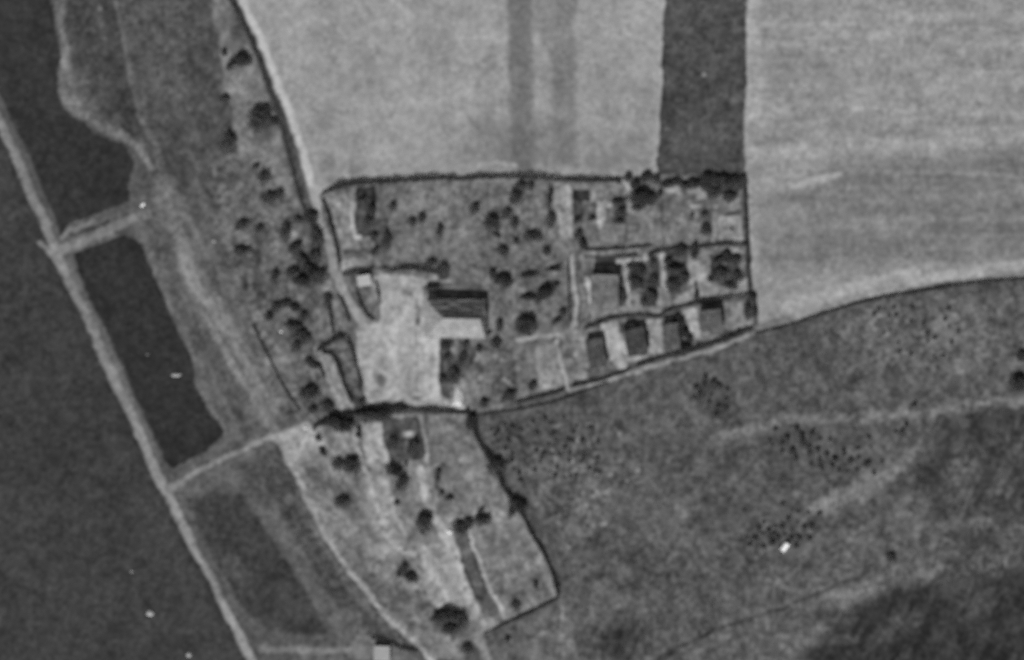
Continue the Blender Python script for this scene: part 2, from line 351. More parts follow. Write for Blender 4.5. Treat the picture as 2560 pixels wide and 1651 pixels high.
# --- settlement
area([(800, 486), (830, 466), (1000, 452), (1300, 445), (1560, 450), (1660, 440), (1852, 438), (1868, 600), (1893, 800), (1880, 822), (1740, 868), (1600, 908), (1400, 972), (1190, 1032), (1150, 1025), (900, 1025),
      (868, 900), (850, 720), (812, 560)], 107, 3, mo=9, lab=6)
area([(960, 470), (1150, 460), (1150, 620), (1080, 650), (980, 640)], 112, 20, 0.8)
area([(1160, 470), (1380, 470), (1390, 640), (1200, 660)], 98, 20, 0.6, mo=12)
area([(1150, 640), (1420, 640), (1430, 810), (1330, 830), (1160, 800)], 98, 14, 0.7, mo=11)
area(E(130, 440, 500, 400, 520, 950, 600, 1060, 370, 1100, 250, 700), 121, 5, lab=6)
stroke(E(485, 520, 492, 700, 500, 900), 9, 142, 4); spot(892, 595, 10, 7, 158, 0.8); spot(845, 510, 18, 12, 136, 0.8); spot(880, 575, 8, 10, 150, 0.8, 0.8)
area(E(525, 330, 770, 320, 760, 900, 620, 920, 550, 880), 70, 4, mo=10); area(E(700, 700, 920, 710, 950, 1050, 820, 1060, 720, 960), 86, 5, mo=10)
area(E(560, 480, 640, 480, 640, 640, 560, 640), 92, 5, 0.7); area(E(360, 1090, 800, 1060, 780, 1140, 380, 1150), 84, 5, 0.8)
area(E(370, 1230, 520, 1170, 650, 1270, 360, 1320), 138, 5); area(E(640, 1130, 1000, 1120, 1020, 1280, 700, 1270), 120, 8, 0.8)
area(E(1500, 1230, 1660, 1240, 1640, 1420, 1480, 1430), 80, 6, 0.9)
area(E(800, 1380, 1480, 1400, 1540, 1490, 1340, 1500, 1330, 1600, 760, 1560, 740, 1420), 136, 7); spot(1012, 705, 10, 7, 152, 0.8); spot(970, 697, 12, 8, 144, 0.8)
area(F(1120, 270, 1340, 300, 1350, 950, 1200, 960, 1130, 640), 134, 5); spot(1404, 525, 5, 8, 100, 0.8)
stroke([(1420, 600), (1424, 700), (1428, 760)], 8, 110, 4, 0.6)
area(F(1350, 350, 1560, 350, 1560, 500, 1350, 520), 62, 3, mo=8); area(F(1350, 500, 1480, 500, 1500, 740, 1360, 740), 78, 5); area(F(1480, 500, 1660, 500, 1640, 720, 1500, 720), 92, 6)
area(F(1640, 480, 1760, 480, 1760, 780, 1680, 830), 142, 5); spot(1524, 513, 8, 7, 156, 0.8); spot(1502, 555, 7, 18, 152, 0.8, 0.8)
area(F(1580, 320, 1640, 320, 1640, 480, 1570, 480), 120, 4); spot(1500, 480, 20, 14, 122, 0.9, 0.8); spot(1460, 560, 12, 14, 112, 0.8)
stroke(G(300, 270, 340, 420, 350, 610), 12, 138, 4)
area(G(150, 450, 310, 450, 300, 780, 170, 760), 74, 6, 0.9)
area(G(320, 640, 720, 560, 740, 980, 320, 1020), 114, 8, 0.9); area(G(730, 560, 1200, 570, 1340, 760, 1340, 980, 760, 990), 111, 8, 0.9)
stroke(G(735, 570, 745, 800, 760, 980), 6, 92, 3, 0.7); stroke(G(320, 640, 310, 1000), 5, 84, 3, 0.7)
area(G(760, 340, 960, 340, 960, 420, 800, 430), 132, 5); area(G(1020, 340, 1220, 330, 1300, 480, 1200, 480, 1120, 400), 136, 5); spot(1738, 517, 14, 4, 150, 0.8, 1, 15)
area(G(790, 410, 920, 400, 910, 560, 790, 560), 92, 6, 0.8); area(G(990, 440, 1140, 420, 1140, 540, 990, 560), 96, 6, 0.8)
area(G(1230, 330, 1700, 320, 1660, 460, 1560, 540, 1460, 450, 1320, 460), 72, 5, 0.9)
area(G(1420, 680, 1700, 690, 1720, 990, 1430, 990), 126, 5); stroke(G(1380, 600, 1380, 990), 9, 124, 4); spot(1837, 512, 10, 12, 132, 0.8)
area(G(1200, 480, 1340, 480, 1340, 740, 1200, 720), 95, 8, 0.7); stroke(G(1520, 670, 1680, 640), 8, 82, 4)
area(G(1020, 1120, 1340, 1110, 1340, 1300, 1360, 1500, 1080, 1500, 1040, 1250), 124, 6)
area(G(1420, 1070, 1500, 1040, 1720, 1090, 1700, 1130, 1600, 1070, 1500, 1080), 122, 4)
area(G(1340, 1140, 1700, 1140, 1720, 1480, 1500, 1540, 1340, 1440), 80, 5, mo=14); spot(1816, 658, 6, 5, 112, 0.8); area(G(1660, 1180, 1750, 1180, 1760, 1320, 1680, 1280), 108, 5)
area(G(760, 1100, 1020, 1090, 1060, 1400, 1060, 1540, 860, 1540, 800, 1300), 76, 5, mo=12)
area(G(340, 1250, 700, 1180, 720, 1400, 700, 1540, 480, 1540, 360, 1450), 78, 6, mo=14); area(G(530, 1220, 700, 1180, 700, 1280, 560, 1340), 90, 6, 0.8)
# lanes in the settlement
stroke([(1430, 640), (1436, 700), (1438, 760), (1437, 812)], 24, 94, 4, 0.7)
stroke([(1430, 640), (1436, 700), (1438, 760), (1437, 812)], 11, 134, 3, lab=2)
stroke([(1452, 640), (1460, 690)], 6, 118, 3, 0.7); stroke([(1447, 640), (1448, 760), (1446, 800)], 6, 92, 3, 0.7)
stroke([(1437, 812), (1418, 832), (1395, 838), (1358, 838), (1329, 845), (1290, 852)], 11, 132, 4, lab=2)
stroke(I(1395, 700, 1420, 900, 1470, 1080, 1500, 1200), 9, 140, 3, lab=2)
stroke(J(560, 205, 660, 205, 760, 190), 11, 148, 3); stroke(J(625, 240, 645, 420, 665, 640), 11, 140, 3, lab=2)
stroke(J(965, 150, 990, 300, 1010, 440, 1055, 620), 14, 142, 4, lab=2); stroke(J(270, 370, 285, 560, 320, 720), 12, 148, 3)
stroke(J(320, 700, 450, 700, 600, 670), 15, 140, 4); stroke(J(240, 130, 500, 115, 760, 110), 6, 118, 3, 0.8)
area(J(330, 700, 620, 600, 700, 640, 620, 720, 480, 760, 300, 830, 230, 830), 116, 6, 0.8); spot(1611, 641, 8, 10, 136, 0.8)
area(J(680, 520, 760, 520, 800, 640, 960, 640, 950, 720, 700, 700), 118, 6, 0.8); area(J(930, 480, 1050, 500, 1060, 640, 940, 640), 118, 6)
area(J(740, 500, 940, 470, 930, 640, 800, 640), 74, 6, 0.9, mo=12); area(J(1030, 440, 1240, 420, 1230, 540, 1130, 620, 1060, 600), 96, 6, 0.8)
area(J(1140, 540, 1300, 480, 1480, 540, 1300, 590, 1180, 620, 1070, 650), 122, 5); area(J(1330, 480, 1440, 500, 1780, 480, 1820, 510, 1560, 560, 1300, 590), 126, 5, 0.8)
area(J(20, 870, 200, 860, 210, 940, 260, 1200, 280, 1320, 90, 1380, 30, 1160), 120, 5); spot(1447, 858, 9, 10, 150, 0.8); area(J(20, 1100, 130, 1100, 180, 1300, 60, 1300), 100, 6, 0.6)
area(J(400, 820, 560, 800, 600, 930, 680, 1110, 640, 1240, 560, 1240, 470, 1130), 130, 5); spot(1541, 845, 8, 14, 148, 0.8, 0.8); spot(1558, 918, 10, 7, 146, 0.8)
area(J(820, 800, 980, 770, 1010, 1110, 860, 1110, 860, 920), 120, 5); area(J(970, 900, 1120, 900, 1120, 1080, 1010, 1110), 100, 5, 0.8)
area(J(1180, 690, 1300, 660, 1340, 800, 1360, 940, 1280, 940, 1250, 840), 136, 5); spot(1707, 771, 9, 5, 156, 0.8); spot(1709, 846, 12, 5, 150, 0.8)
area(J(1570, 590, 1850, 560, 1860, 860, 1600, 920, 1580, 740), 118, 5); area(J(1680, 800, 1840, 800, 1840, 840, 1690, 860), 132, 5)
area(J(1340, 900, 1560, 880, 1640, 880, 1500, 970, 1360, 980), 104, 6, 0.8)
stroke([(1426, 980), (1520, 951), (1610, 925), (1735, 888), (1800, 867), (1900, 832)], 11, 122, 4, 1, lab=2)
area([(1880, 820), (1930, 800), (1990, 780), (1990, 800), (1900, 835)], 118, 5)
# the lower plots and the yard
area(I(560, 740, 960, 740, 1000, 1000, 960, 1320, 620, 1340, 560, 1050), 86, 10, 0.9, mo=12); area(I(960, 720, 1180, 740, 1200, 1180, 1000, 1200), 104, 8, 0.8)
area(I(1180, 740, 1370, 720, 1400, 900, 1460, 1180, 1220, 1200, 1200, 1000), 127, 6); spot(1195, 892, 14, 12, 128, 0.8); spot(1145, 992, 18, 26, 104, 0.6)
spot(1240, 895, 8, 8, 108, 0.8)
stroke(I(850, 1080, 900, 1120, 940, 1160), 7, 128, 4); area(I(820, 1170, 980, 1170, 960, 1300, 800, 1320), 72, 8, 0.8); area(I(700, 20, 740, 230, 760, 280, 900, 260, 700, 260), 112, 8, 0.6)
stroke(I(620, 20, 680, 130, 740, 260, 730, 420, 720, 560), 12, 112, 5, 0.8); stroke(I(640, 830, 660, 1000, 600, 1100), 10, 106, 5, 0.6)
area(H(700, 40, 1100, 40, 1120, 200, 1140, 320, 1320, 500, 1640, 480, 1740, 500, 1740, 650, 1500, 690, 1400, 680, 1290, 600, 1290, 1100, 1300, 1250, 1400, 1330, 1530, 1390, 1100, 1370, 760, 1310, 490, 1350,
       540, 1180, 450, 860, 430, 640, 520, 580, 680, 500, 680, 350), 150, 8, mo=8, lab=3)
area(H(690, 40, 1060, 60, 1080, 180, 900, 200, 700, 180), 140, 8, 0.9); area(H(740, 60, 830, 60, 830, 170, 740, 170), 148, 8, 0.7)
area(H(450, 640, 600, 640, 640, 900, 620, 1150, 540, 1180), 138, 14, 0.8); area(H(680, 500, 960, 440, 1010, 700, 900, 1000, 700, 900), 158, 25, 0.7)
stroke(H(1055, 290, 1060, 420, 1065, 540), 8, 122, 4, 0.9); spot(1043, 801, 6, 9, 104, 0.8); stroke(H(1050, 560, 1060, 900, 1080, 1100), 5, 136, 3, 0.6); stroke(H(1090, 560, 1090, 1340), 5, 160, 3, 0.6)
area(H(680, 360, 900, 340, 920, 400, 760, 440), 134, 8, 0.7); area(H(910, 200, 1010, 200, 1010, 260, 910, 260), 102, 4)
spot(953, 950, 20, 11, 108, 0.7, 0.9, 50); spot(1044, 997, 10, 6, 118, 0.8); spot(905, 935, 8, 30, 128, 0.8, 0.7, -10); spot(1060, 690, 10, 8, 118, 0.8)
area(H(470, 180, 660, 170, 680, 300, 690, 460, 640, 530, 560, 470), 108, 5); area(H(380, 40, 450, 30, 460, 140, 480, 180, 430, 200), 88, 5, 0.8)
area(H(1290, 590, 1420, 680, 1440, 720, 1420, 800, 1500, 940, 1500, 1180, 1420, 1200, 1380, 1320, 1290, 1200), 82, 5, mo=13, lab=6); area(H(1420, 720, 1540, 700, 1460, 840, 1410, 800), 116, 5)
area(H(1500, 700, 1680, 740, 1640, 900, 1560, 1080, 1480, 1060, 1480, 860), 82, 7, 0.9, mo=12); area(I(350, 1150, 440, 1180, 460, 1340, 300, 1350), 112, 5)
area(I(440, 1180, 560, 1100, 600, 1340, 460, 1340), 108, 6, 0.8)
area(H(190, 280, 260, 290, 340, 540, 290, 570, 230, 420), 118, 5); area(H(0, 760, 60, 780, 200, 860, 290, 1080, 400, 1380, 270, 1420, 190, 1200, 100, 950), 122, 4, lab=2)
area(H(230, 1260, 340, 1280, 400, 1390, 280, 1420), 136, 6, 0.8)
area(H(60, 740, 340, 640, 420, 860, 500, 1160, 540, 1320, 420, 1360, 330, 1150, 260, 920, 200, 830), 84, 4, mo=12, lab=6); spot(860, 880, 14, 18, 104, 0.8, 0.8); spot(878, 938, 10, 12, 108, 0.8, 0.8)
area(H(350, 560, 460, 560, 460, 800, 420, 800, 380, 660), 96, 6)
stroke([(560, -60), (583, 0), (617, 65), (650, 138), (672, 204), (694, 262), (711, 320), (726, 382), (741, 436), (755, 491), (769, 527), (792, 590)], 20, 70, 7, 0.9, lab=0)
stroke(PATH, 16, 140, 4, mo=5, lab=2); stroke([(x + 5, y) for x, y in PATH[:8]], 17, 176, 5, 1)
stroke([(x + 26, y) for x, y in PATH[:7]], 22, 142, 9, 0.5); stroke(PATH[9:14], 18, 118, 5, 0.6); stroke(PATH[13:], 22, 140, 5, 0.8)
# --- southern farm
area([(760, 1075), (810, 1055), (900, 1035), (1160, 1035), (1185, 1080), (1240, 1170), (1270, 1240), (1330, 1335), (1375, 1420), (1393, 1490), (1290, 1545), (1210, 1583), (1160, 1640), (1080, 1655), (1040, 1610), (947, 1520),
      (888, 1447), (838, 1376), (780, 1273), (725, 1156), (700, 1110)], 112, 5, mo=12, lab=6)
area([(640, 1110), (705, 1120), (760, 1250), (830, 1390), (905, 1490), (1000, 1600), (900, 1590), (830, 1500), (740, 1350), (680, 1240), (600, 1170)], 76, 6, mo=10)
area([(740, 1215), (770, 1240), (830, 1360), (900, 1470), (990, 1570), (960, 1580), (870, 1480), (800, 1370)], 100, 8, 0.6)
area([(430, 1225), (520, 1200), (620, 1195), (700, 1330), (760, 1440), (830, 1540), (830, 1610), (680, 1610), (560, 1500)], 82, 10)
area([(470, 1245), (600, 1235), (640, 1290), (700, 1370), (752, 1460), (790, 1530), (818, 1580), (740, 1585), (660, 1570), (600, 1510), (555, 1430), (505, 1340)], 62, 9, mo=7, lab=5)
stroke([(560, 1190), (615, 1230), (665, 1295), (720, 1380), (775, 1470), (815, 1550)], 24, 93, 9, 0.8)
stroke([(470, 1225), (530, 1210), (600, 1195)], 28, 96, 12, 0.7); spot(590, 1420, 20, 40, 84, 0.9, 0.7, -30)
stroke([(640, 1180), (690, 1240), (740, 1340)], 16, 66, 10, 0.5); spot(660, 1150, 40, 20, 88, 0.8, 0.5)
stroke([(650, 1622), (750, 1625), (880, 1628), (940, 1635)], 18, 112, 6, 0.9, lab=2); area([(817, 1529), (900, 1529), (920, 1600), (850, 1610)], 94, 12, 0.8); area([(900, 1590), (1000, 1600), (1040, 1651), (870, 1651), (880, 1610)], 108, 8, 0.8)
area(Mq(1150, 330, 1200, 260, 1450, 220, 1600, 140, 1640, 220, 1300, 400, 1140, 440), 96, 6, 0.7)
stroke([(419, 1225), (488, 1183), (566, 1144), (624, 1116), (663, 1099), (705, 1092)], 14, 124, 5, lab=2)
spot(433, 1217, 16, 10, 122, 0.8, 0.9)
area(N(60, 340, 200, 320, 420, 230, 510, 250, 600, 290, 620, 420, 520, 500, 380, 580, 280, 600, 220, 470), 148, 9, lab=2)
stroke([(690, 1100), (707, 1125), (725, 1160), (754, 1215), (780, 1273), (811, 1334), (838, 1378), (888, 1447), (947, 1520), (1005, 1578), (1049, 1617), (1078, 1651), (1140, 1730)], 13, 134, 4, lab=2)
spot(800, 1071, 10, 6, 146, 0.8); spot(880, 1112, 50, 34, 128, 0.8, 0.8); stroke([(888, 1072), (890, 1110), (900, 1135)], 16, 146, 6)
area(N(960, 240, 1170, 230, 1190, 420, 1260, 620, 1200, 700, 1000, 600), 138, 6)
area(N(1170, 190, 1520, 160, 1570, 340, 1590, 560, 1480, 580, 1410, 560, 1340, 600, 1240, 560, 1190, 400), 78, 5, mo=13); spot(1019, 1087, 14, 8, 146, 0.8); spot(1012, 1115, 5, 16, 108, 0.8, 0.8)
spot(825, 1165, 6, 10, 142, 0.8, 1, -40); stroke([(825, 1128), (838, 1145)], 5, 148, 3); spot(820, 1180, 26, 40, 116, 0.8, 0.6)
area(N(1000, 680, 1200, 680, 1280, 900, 1300, 1200, 1400, 1450, 1180, 1500, 1040, 1100), 130, 12, 0.9); spot(957, 1306, 12, 9, 152, 0.8); stroke([(968, 1335), (985, 1360), (1000, 1372)], 13, 150, 5)
area(N(420, 600, 700, 760, 940, 820, 1000, 1100, 800, 1060, 560, 900, 460, 760), 90, 12, 0.8, mo=13); area(N(560, 1020, 800, 1080, 980, 1200, 1000, 1400, 880, 1420, 700, 1250), 116, 14, 0.7)
spot(858, 1255, 22, 14, 76, 0.8, 0.8); spot(890, 1285, 16, 14, 80, 0.8, 0.7); spot(860, 1130, 22, 14, 122, 0.8, 0.6)
stroke([(1053, 1039), (1058, 1075), (1065, 1104), (1066, 1156)], 11, 130, 4, 0.95)
stroke([(1048, 1175), (1066, 1234), (1081, 1281), (1098, 1317), (1128, 1372), (1150, 1420), (1166, 1460), (1188, 1520), (1210, 1572)], 24, 148, 6, lab=2)
area(O(260, 160, 640, 140, 700, 400, 800, 560, 900, 760, 1000, 950, 1020, 1100, 880, 1060, 500, 1140, 400, 1040, 300, 700), 106, 5, mo=12); area(O(280, 500, 480, 620, 460, 900, 540, 1100, 420, 1060, 320, 800), 88, 12, 0.7)
area(O(600, 600, 820, 600, 860, 780, 760, 980, 620, 900), 120, 14, 0.7); stroke(O(880, 780, 920, 860), 14, 126, 5, 0.8); area(O(860, 1040, 1000, 1060, 980, 1180, 900, 1180), 130, 8, 0.8)
area(P_(1280, 120, 1700, 20, 1830, 250, 1930, 500, 1980, 640, 1620, 760, 1560, 720, 1340, 300), 113, 6, mo=11); area(P_(1560, 620, 1960, 560, 1990, 660, 1700, 780, 1600, 760), 92, 10, 0.7); stroke([(1338, 1350), (1350, 1385)], 10, 124, 6, 0.7)
area(P_(1130, 120, 1260, 130, 1340, 380, 1480, 700, 1560, 880, 1400, 880, 1300, 560, 1200, 350), 84, 5, 0.9, mo=13)
stroke(P_(1270, 150, 1300, 240, 1400, 450, 1460, 600, 1550, 770), 9, 140, 3, 1); area(P_(1250, 780, 1500, 860, 1440, 960, 1330, 920), 122, 8, 0.7)
area(P_(850, 210, 1100, 190, 1200, 420, 1290, 600, 1240, 720, 1000, 760, 900, 560), 140, 8, 0.95)
spot(1029, 1389, 13, 10, 158, 0.8); spot(948, 1383, 18, 18, 144, 0.8); stroke([(960, 1330), (975, 1350), (995, 1372)], 12, 146, 5, 0.9); spot(950, 1430, 14, 40, 122, 0.8, 0.7, -20); spot(1040, 1480, 14, 30, 140, 0.8, 0.5)
area(P_(440, 480, 640, 560, 860, 640, 960, 760, 940, 980, 780, 900, 600, 780), 96, 14, 0.8, mo=12); spot(1000, 1500, 20, 14, 84, 0.8, 0.8); spot(895, 1385, 12, 22, 86, 0.8, 0.8)
area(P_(940, 820, 1240, 840, 1320, 960, 1150, 1020, 980, 960), 80, 8, 0.9); stroke([(1105, 1590), (1130, 1610), (1150, 1651)], 30, 122, 10, 0.7); stroke([(1195, 1590), (1215, 1651), (1230, 1730)], 22, 124, 8, 0.8)
spot(1165, 1620, 20, 16, 84, 0.8, 0.8); area([(1220, 1600), (1400, 1510), (1420, 1651), (1240, 1735)], 88, 12, 0.8, mo=12); spot(1362, 1585, 14, 5, 110, 0.8, 0.7, -20); stroke([(1404, 1520), (1405, 1570)], 6, 106, 4, 0.7)

# --- beds, strips and bare patches inside the gardens and the yard
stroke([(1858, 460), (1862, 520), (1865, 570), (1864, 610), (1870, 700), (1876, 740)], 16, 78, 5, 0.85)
stroke([(1550, 700), (1554, 740), (1548, 760)], 18, 74, 5, 0.9)
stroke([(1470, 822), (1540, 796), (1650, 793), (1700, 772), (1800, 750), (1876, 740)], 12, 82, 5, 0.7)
area(J(410, 830, 550, 810, 600, 950, 660, 1110, 620, 1230, 570, 1230, 480, 1130), 150, 5)
area(J(1190, 700, 1295, 670, 1335, 800, 1350, 930, 1290, 930, 1255, 840), 152, 5); area(J(830, 790, 975, 775, 1005, 1100, 870, 1100, 860, 900), 136, 5, 0.9)
area(J(110, 950, 205, 950, 260, 1190, 270, 1260, 200, 1270, 130, 1120), 132, 5); area(J(230, 1240, 420, 1240, 560, 1240, 640, 1260, 500, 1320, 300, 1360), 88, 6, 0.8)
area(J(590, 1120, 840, 1110, 860, 1140, 640, 1190), 132, 4, 0.9); area(J(1240, 130, 1320, 110, 1330, 200, 1420, 320, 1350, 460, 1250, 440, 1290, 300), 134, 6)
area(J(1330, 560, 1530, 520, 1540, 560, 1330, 620), 80, 5, 0.8); area(J(1750, 600, 1860, 560, 1880, 740, 1800, 760), 84, 6, 0.9); area(J(1590, 880, 1860, 850, 1700, 920, 1500, 970), 92, 6, 0.8)
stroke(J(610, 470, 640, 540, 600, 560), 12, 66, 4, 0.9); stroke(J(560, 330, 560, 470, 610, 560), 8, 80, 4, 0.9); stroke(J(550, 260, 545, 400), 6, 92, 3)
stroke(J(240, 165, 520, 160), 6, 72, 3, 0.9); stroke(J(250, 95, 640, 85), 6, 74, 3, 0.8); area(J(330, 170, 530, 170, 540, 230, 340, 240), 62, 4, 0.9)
area(J(1460, 70, 1560, 50, 1700, 80, 1740, 130, 1640, 90, 1500, 110), 132, 3); area(J(1700, 200, 1780, 200, 1790, 330, 1740, 300), 118, 4); area(J(1750, 360, 1810, 380, 1800, 480, 1640, 500, 1600, 480), 122, 5)
area(J(1330, 400, 1450, 440, 1560, 480, 1440, 530, 1330, 540), 122, 6); stroke(J(1310, 420, 1330, 540), 9, 74, 4, 0.9)
area(G(170, 300, 290, 310, 290, 440, 180, 440), 120, 5, 0.8); area(G(120, 310, 170, 310, 160, 430), 128, 4, 0.8)
area(F(1130, 290, 1200, 290, 1220, 640, 1140, 620), 124, 4, 0.7); stroke(F(1290, 300, 1300, 900), 8, 144, 4, 0.8)
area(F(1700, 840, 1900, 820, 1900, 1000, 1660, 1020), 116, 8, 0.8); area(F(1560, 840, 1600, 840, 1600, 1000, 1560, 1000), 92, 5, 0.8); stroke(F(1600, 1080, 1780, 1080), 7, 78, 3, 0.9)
area([(1056, 835), (1094, 850), (1096, 1000), (1060, 1000)], 168, 7, 0.9)
for x, y, rx, ry, t in [(968, 698, 10, 8, 178), (1012, 705, 11, 8, 178), (925, 700, 8, 10, 160), (960, 697, 22, 9, 160), (945, 720, 14, 10, 158), (1030, 712, 20, 6, 160), (1120, 700, 20, 5, 150), (1080, 745, 12, 24, 164), (1000, 745, 30, 14, 156), (1115, 815, 14, 10, 162), (1015, 703, 14, 8, 160), (1062, 705, 10, 12, 142), (990, 722, 26, 8, 136), (905, 655, 16, 8, 146), (940, 745, 18, 14, 144), (1015, 780, 20, 26, 164),
        (985, 862, 26, 30, 166), (1030, 905, 24, 22, 160), (930, 840, 18, 22, 160), (900, 880, 14, 22, 140), (960, 905, 20, 14, 148), (1060, 960, 14, 20, 158), (985, 985, 26, 12, 158), (935, 985, 14, 10, 138),
        (1075, 900, 8, 40, 146), (1000, 950, 18, 14, 144), (925, 905, 14, 18, 142), (1075, 770, 16, 14, 150), (1085, 690, 10, 6, 148)]:
    spot(x, y, rx, ry, t, 0.9, 0.7)
stroke(H(640, 560, 760, 760, 860, 1000, 900, 1300), 7, 164, 5, 0.5); stroke(H(700, 560, 900, 900, 1000, 1300), 6, 140, 5, 0.4); stroke(H(980, 560, 960, 900, 880, 1320), 7, 164, 5, 0.45)
# southern farm strips
stroke(N(880, 260, 930, 480, 1010, 640, 1080, 880, 1180, 1170, 1290, 1380), 12, 146, 5, 0.7); stroke(N(1040, 240, 1090, 520, 1180, 760, 1230, 960), 18, 142, 6, 0.7)
stroke(N(1180, 700, 1260, 900, 1300, 1100, 1400, 1300), 10, 138, 5, 0.7); stroke(N(1290, 900, 1400, 1100, 1480, 1300), 14, 98, 6, 0.7); stroke(N(960, 420, 1010, 560), 8, 96, 4, 0.7)
stroke(P_(560, 60, 700, 260, 860, 460, 960, 700), 9, 136, 5, 0.6); stroke(P_(830, 600, 900, 700, 1000, 760), 8, 90, 4, 0.8); stroke(P_(1060, 200, 1180, 420, 1290, 660), 8, 156, 4, 0.8)
stroke(P_(880, 240, 960, 400, 1100, 700), 7, 156, 5, 0.6); stroke(P_(980, 260, 1060, 420, 1180, 690), 7, 128, 4, 0.6); stroke(P_(1200, 350, 1240, 440, 1330, 620, 1450, 820), 9, 72, 4, 0.8)
stroke(P_(1290, 300, 1340, 420, 1400, 560), 6, 76, 3, 0.7); stroke(O(420, 620, 360, 780, 420, 900), 10, 72, 5, 0.7); stroke(O(800, 780, 850, 900), 7, 92, 4, 0.7)
area(N(430, 640, 560, 700, 600, 860, 500, 800), 84, 10, 0.8); area(N(640, 820, 900, 860, 880, 1020, 760, 1000), 80, 10, 0.8)
area(P_(200, 160, 300, 180, 420, 400, 520, 640, 480, 660, 340, 460), 92, 10, 0.7); stroke(P_(380, 500, 480, 640, 560, 740), 10, 84, 5, 0.7); area(P_(500, 700, 660, 700, 860, 900, 780, 930), 84, 8, 0.7)
# soft variation everywhere, then to albedo
sl = box_idx(330, 440, 860, 1090); mk = ss((85 - np.abs(T[sl] - 98)) / 60) * ss((WX[sl] - 330) / 60) * (T[sl] > 62)
T[sl] += mk * (7 * streaks(sl, 62, 110, 13, 71) + 5 * streaks(sl, 70, 60, 8, 72))
sl = box_idx(150, -80, 560, 500); mk = (T[sl] > 60) * 1.0
T[sl] += mk * (3.5 * streaks(sl, 78, 90, 12, 73))
sl = box_idx(700, 1050, 1400, 1651); mk = ss((T[sl] - 80) / 20)
T[sl] += mk * (6 * streaks(sl, 66, 70, 13, 74))
sl = box_idx(1200, 850, 2670, 1735); mk = (L[sl] == 0) * 1.0
T[sl] += mk * (3.5 * streaks(sl, -28, 120, 26, 75)) + mk * ss((86 - T[sl]) / 20) * (9 * streaks(sl, -62, 95, 12, 76))
crisp = 0.25 + 0.5 * ss((WX - 780) / 40) * ss((1900 - WX) / 40) * ss((WY - 430) / 30)
T += crisp * (T - box_blur(T, 4)) + 0.12 * (T - box_blur(T, 28))
MO = np.minimum(MO, 11.5); MO = np.where((L == 6) & (WY > 1040), MO * .75, MO)
mott = 1.35 * noise(11, 11, 31) + 1.6 * noise(6.5, 6.5, 32) + 1.0 * noise(19, 19, 35) + 0.8 * noise(33, 33, 33) + 0.5 * noise(85, 85, 34)
MO += 1.5 * (L == 6); MO -= 3.5 * ss((80 - T) / 15) * (WX > 2000)
T += 5 * (L == 6) * ss((WY - 1060) / 20)
T += MO * mott * (0.72 + 0.0035 * T)
T = np.clip(T, 34, 185)
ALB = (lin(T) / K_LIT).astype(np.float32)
del GX, GY

wx = (gx - 1280.0) * M_PX; wy = (825.5 - gy) * M_PX
relief = 0.10 * noise(35, 35, 51) + 0.25 * noise(150, 150, 52) + 0.05 * noise(12, 12, 53)
rb = np.minimum(np.minimum(np.arange(NX), NX - 1 - np.arange(NX))[None, :], np.minimum(np.arange(NY), NY - 1 - np.arange(NY))[:, None])
relief *= np.clip(rb / 12.0, 0, 1)             # dies out where the wider plain begins
relief = relief.astype(np.float32)
VX = np.broadcast_to(wx, (NY, NX)); VY = np.broadcast_to(wy[:, None], (NY, NX))
def ground_z(x, y):                            # survey units
    j = int(round((x - X0) / ST)); i = int(round((y - Y0) / ST))
    if 0 <= i < NY and 0 <= j < NX: return float(relief[i, j])
    return 0.0
cellL = L[:-1, :-1]
land_mats = {}
for k, nm in enumerate(NAMES):
    ii, jj = np.nonzero(cellL == k)
    if len(ii) == 0: continue
    a = ii * NX + jj
    fc = np.stack([a + NX, a + NX + 1, a + 1, a], 1)
    uq, inv = np.unique(fc, return_inverse=True); inv = inv.reshape(-1).astype(np.int32)
    co = np.stack([VX.ravel()[uq], VY.ravel()[uq], relief.ravel()[uq]], 1).astype(np.float32)
    me = bpy.data.meshes.new(nm)
    me.vertices.add(len(uq)); me.vertices.foreach_set("co", co.ravel())
    me.loops.add(len(inv)); me.loops.foreach_set("vertex_index", inv)
    me.polygons.add(len(ii)); me.polygons.foreach_set("loop_start", np.arange(0, len(inv), 4, dtype=np.int32))
    me.polygons.foreach_set("use_smooth", np.ones(len(ii), bool))
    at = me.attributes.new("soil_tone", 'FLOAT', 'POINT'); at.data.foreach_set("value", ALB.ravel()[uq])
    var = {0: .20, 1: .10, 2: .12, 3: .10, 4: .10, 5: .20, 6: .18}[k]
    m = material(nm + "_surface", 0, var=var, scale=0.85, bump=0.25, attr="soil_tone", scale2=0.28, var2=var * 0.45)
    me.materials.append(m); me.update(calc_edges=True)
    o = bpy.data.objects.new(nm, me); C.objects.link(o); tag(o, kind="structure")
# the wider plain round the surveyed land
def ring():
    x0, x1, y0, y1 = wx[0], wx[-1], wy[-1], wy[0]; S = 6000.0
    v = [(x0, y0, 0), (x1, y0, 0), (x1, y1, 0), (x0, y1, 0), (-S, -S, 0), (S, -S, 0), (S, S, 0), (-S, S, 0)]
    f = [(4, 5, 1, 0), (5, 6, 2, 1), (6, 7, 3, 2), (7, 4, 0, 3)]
    return v, f
pv, pf = ring()
tag(mesh_obj("plain", pv, pf, material("plain_surface", 0.11, var=.3, scale=0.02, var2=.3, scale2=0.3)), kind="structure")

